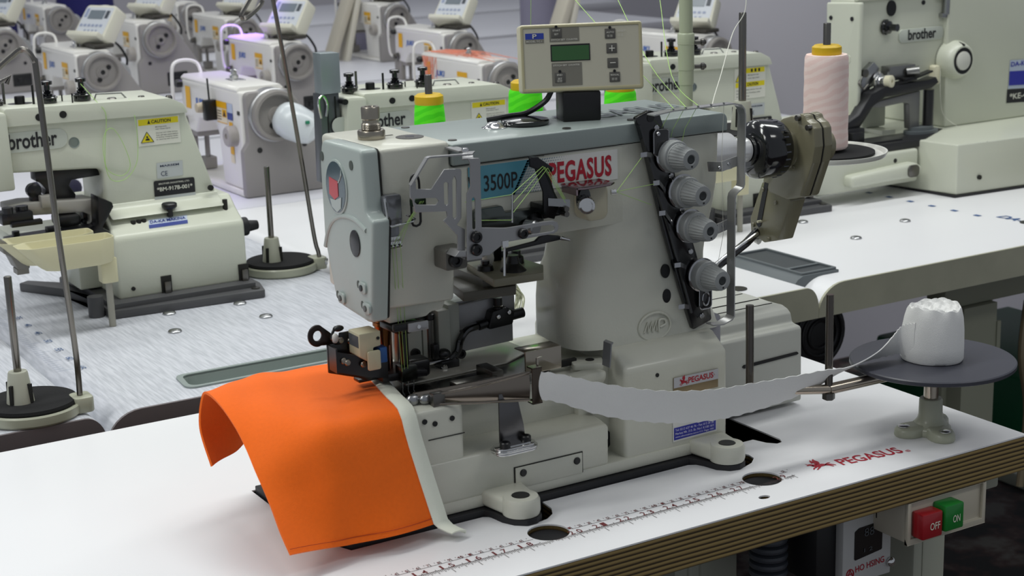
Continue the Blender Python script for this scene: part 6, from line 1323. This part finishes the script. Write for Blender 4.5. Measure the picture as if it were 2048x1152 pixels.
    if capsule:
        b = B(); b.lathe([(.018, -.006), (.026, .0), (.032, .010), (.034, .028), (.031, .052), (.024, .068), (.014, .074), (.007, .075), (.006, .088), (0, .088)], (.004, -.002, .147), (.66, -.55, -.42), 28); cp_ = b.out('motor_capsule', mat('capsule_white', '#c9cfd2', .3, coat=.3), t)
        B().box(.028, .036, -.062, -.058, .135, .141, .001).out('capsule_lamp', mat('lamp_green', '#1d7a5a', .3), cp_)
    if capsule:
        b = B(); p, o, xd, yd = side(.098, .135, .026, .030); flat(b, p, o, xd, yd, .0004); sl = b.out('dealer_sticker', mat('label_pale_blue', '#b4bfd2', .4), t, smooth=0)
        b = B(); flat(b, [(0, 0), (.026, 0), (.026, .013), (0, .013)], o, xd, yd, .0008); b.out('sticker_blue', mat('dealer_blue_dark', '#2b3c86', .4), sl, smooth=0)
        for k, z in enumerate((.112, .091, .072, .056)): b = B(); p, o, xd, yd = side(.094, z, .018, .015 if k else .019); flat(b, p, o, xd, yd, .0004); b.out('warning_sticker', mat('sticker_amber', '#e0a80a', .45) if k in (0, 2) else mat('sticker_pale', '#ddd2b5', .45), t, smooth=0)
    if dialpost:
        b = B(); b.cyl((-.056, .178, .15), (-.085, .178, .15), .0125, .0085, n=18); b.out('dial_knob', mat('knob_cream', '#b9ad90', .45), t)
        b = B(); b.box(-.078, -.055, .150, .166, .128, .166, .002).cyl((-.066, .158, .16), (-.066, .162, .205), .0018, n=8); b.out('dial_bracket', M_BLACK, t)
    if threads:
        b = B(); rnd = random.Random(3)
        for k in range(26):
            x0 = -.05 + .08 * rnd.random(); y0 = .33 - .05 * rnd.random()
            b.tube(smooth_path([(x0, y0, .2), (x0 + .02 * rnd.random(), y0 - .1, .2 + .003 * rnd.random()), (x0 + .01, y0 - .2 * rnd.random() - .1, .199)], 3), .0006, 4)
            b.tube([(-.056, .25 + .08 * rnd.random(), .19), (-.057, .25 + .08 * rnd.random(), .1)], .0006, 4)
        o = b.out('orange_threads', mat('coral_thread', '#e08a70', .7), t); tag(o, kind='stuff')
    return t
def put(t, x, y, s, rz=0, label=None):
    t.location = (x, y + .15 * s, 0); t.scale = (s, s, s); t.rotation_euler = (0, 0, rz)
    if label: t['label'] = label
    return t
ja = lockstitch('white lockstitch machine with tilted control panel, directly above the left button sewer')
put(ja, .367, 2.61, .95)
def again(x, y, s, label, rz=0): return put(copy_tree(ja), x, y, s, rz, label)
again(.7133, 3.1978, 1.0, 'white lockstitch machine, its panel cut by the top picture edge, in the fourth row')
again(.80, 2.49, .93, 'white lockstitch machine with violet-lit top, its panel right of the tall bent guide rod')
again(1.268, 2.5126, .88, 'white lockstitch machine with panel, above the white machine tangled in coral thread')
again(.38, 3.52, .92, 'white lockstitch machine cut by the left picture edge in a back row')
jp = lockstitch('small white lockstitch machine without panel in the far back row at upper left', panel=False)
put(jp, .764, 4.301, .9); jp['label'] = 'small white lockstitch machine without panel, farthest back, by the upper left navy cloth'
j2 = put(copy_tree(jp), 1.165, 4.16, .86, 0, 'small white lockstitch machine without panel, farthest back, right of the cut-off panel')
put(lockstitch('white lockstitch machine with a white motor capsule, right of the left button sewer', panel=False, capsule=True, dialpost=True), .3722, 1.6174, 1.0)
put(lockstitch('white lockstitch machine tangled in coral thread behind the middle button sewer', panel=False, guard=True, threads=True), 1.0, 1.86, .88)
jg = lockstitch('white lockstitch machine with large tilted screen behind the pale green pole'); put(jg, 1.62, 1.955, .88, math.radians(6))
again(1.56, 3.45, .9, 'white lockstitch machine partly hidden, behind the upper middle machine with panel')
again(1.02, 3.35, .9, 'white lockstitch machine whose panel pokes up behind the violet-lit one')
# tables under them
def back_table(x0, x1, y0, y1, label):
    t = thing('sewing_table', ((x0 + x1) / 2, (y0 + y1) / 2, -.75), label, 'table', 'back rows of sewing tables')
    B().box(x0, x1, y0, y1, -.035, -.0005, .003).out('tabletop', mat('lavender_white_laminate', '#cfcfd6', .4), t)
    for x in (x0 + .1, x1 - .15): B().box(x, x + .06, (y0 + y1) / 2 - .03, (y0 + y1) / 2 + .03, -.75, -.0355, .003).box(x, x + .06, y0 + .03, y1 - .03, -.75, -.71, .003).out('leg', M_LEGG, t)
back_table(-.284, .72, 1.56, 2.36, 'white table under the machine with the white motor capsule')
back_table(.725, 1.7, 1.63, 2.36, 'white table under the coral-thread machine and the one with large screen')
back_table(-.5, .6, 2.40, 3.06, 'lavender white table under the left panel machine, third row')
back_table(.61, 2.3, 2.40, 3.06, 'lavender white table under the violet-lit machine, third row')
back_table(-.5, 2.6, 3.09, 3.85, 'long lavender white table of the fourth row')
back_table(-.4, 3.0, 3.95, 4.8, 'long lavender white table of the fifth row')
back_table(-.4, 3.4, 4.9, 5.8, 'long lavender white table of the farthest row')
# slanted ivory boards, navy cloths, grey posts and small fittings in the back rows
def board(x, y, label, s=1.0):
    t = thing('slanted_board', (x, y, 0), label, 'board', 'slanted ivory boards')
    M1 = Matrix.Translation((x, y, 0)) @ Matrix.Rotation(math.radians(-24), 4, 'Y') @ Matrix.Rotation(math.radians(15), 4, 'Z')
    B().box(-.012, .012, -.03, .03, .0, .27 * s, .006, 2, M=Matrix.Translation((0, 0, .006)) @ Matrix.Translation((x, y, 0)) @ Matrix.Rotation(math.radians(22), 4, 'Y')).out('plate', mat('board_ivory', '#b9b3a4', .45), t)
    B().box(.03, .05, -.03, .03, .0, .25 * s, .006, 2, M=Matrix.Translation((0, 0, .001)) @ Matrix.Translation((x + .01, y, 0)) @ Matrix.Rotation(math.radians(14), 4, 'Y')).out('brace', mat('board_ivory_light', '#cbc7ba', .45), t)
    return t
board(1.40, 3.62, 'slanted ivory board standing behind the steel channel of the middle button sewer')
board(1.62, 2.72, 'slanted ivory board standing right of the upper middle machine')
for (x, y, w, h, l) in ((.62, 4.9, .30, .34, 'dark navy cloth bundle at the upper left behind the far machine'), (1.05, 5.0, .22, .36, 'dark navy cloth bundle at the top edge left of the cut-off panel')):
    b = B(); R = []
    for k in range(7):
        z = h * k / 6; R.append([(x + w / 2 * (1 + .06 * math.sin(5 * a + k)) * math.cos(a) * (1 - .03 * k), y + .1 * (1 + .05 * math.sin(3 * a + k)) * math.sin(a), z + .0005) for a in [2 * PI * q / 28 for q in range(28)]])
    loft(b, R); tag(b.out('cloth_bundle', mat('navy_cloth', '#1b1a5e', .85)), l, 'cloth', 'navy cloths in the back')
for (x, y, r, l) in ((1.66, 3.9, .06, 'lavender grey post behind the slanted board left of centre'), (1.82, 3.05, .055, 'lavender grey post behind the slanted board near the control panel')):
    tag(B().cyl((x, y, -.0), (x, y, 1.2), r, n=32).out('post', mat('post_lavender', '#7d7a8c', .5)), l, 'post', 'lavender grey posts')
ck = thing('thread_clip', (.86, 1.93, 0), 'small black thread clip standing on the table between back machines', 'clip')
B().lathe([(.02, 0), (.02, .003), (.006, .006), (.006, .03), (.012, .033), (.012, .045), (0, .048)], (.86, 1.93, .0), n=16).out('post', M_BLACK, ck)
bx = thing('accessory_box', (.48, 1.80, 0), 'small white box with violet-lit lid and a dial, behind the motor capsule', 'box')
B().box(.45, .56, 1.86, 1.95, .0, .092, .003).out('case', M_JW, bx)
B().lathe([(.009, 0), (.009, .003), (.005, .003), (.005, .001), (0, .001)], (.51, 1.86, .05), (0, -1, 0), 16).out('dial', M_DSTEEL, bx)
gz = B()
for k in range(6): gz.ball((.0 + k * .012, 1.87 + .012 * math.sin(k), .018), .016, (1.2, 1, 1.1))
tag(gz.out('fabric_bunch', mat('navy_fabric', '#191a2c', .9)), 'bunched dark fabric tucked behind the cream head and its stand', 'cloth')
# navy jacketed gadget peeking out left of the head
gd_ = thing('tool_pouch', (.205, .98, 0), 'dark navy pouch with pale buckle peeking out left of the cream head', 'pouch')
B().box(.21, .26, .93, .98, .001, .085, .012, 3).out('pouch', mat('navy_fabric', '#191a2c', .9), gd_)
B().box(.207, .212, .935, .965, .05, .075, .003, 2).out('buckle', mat('buckle_grey', '#b3b3ae', .4), gd_)
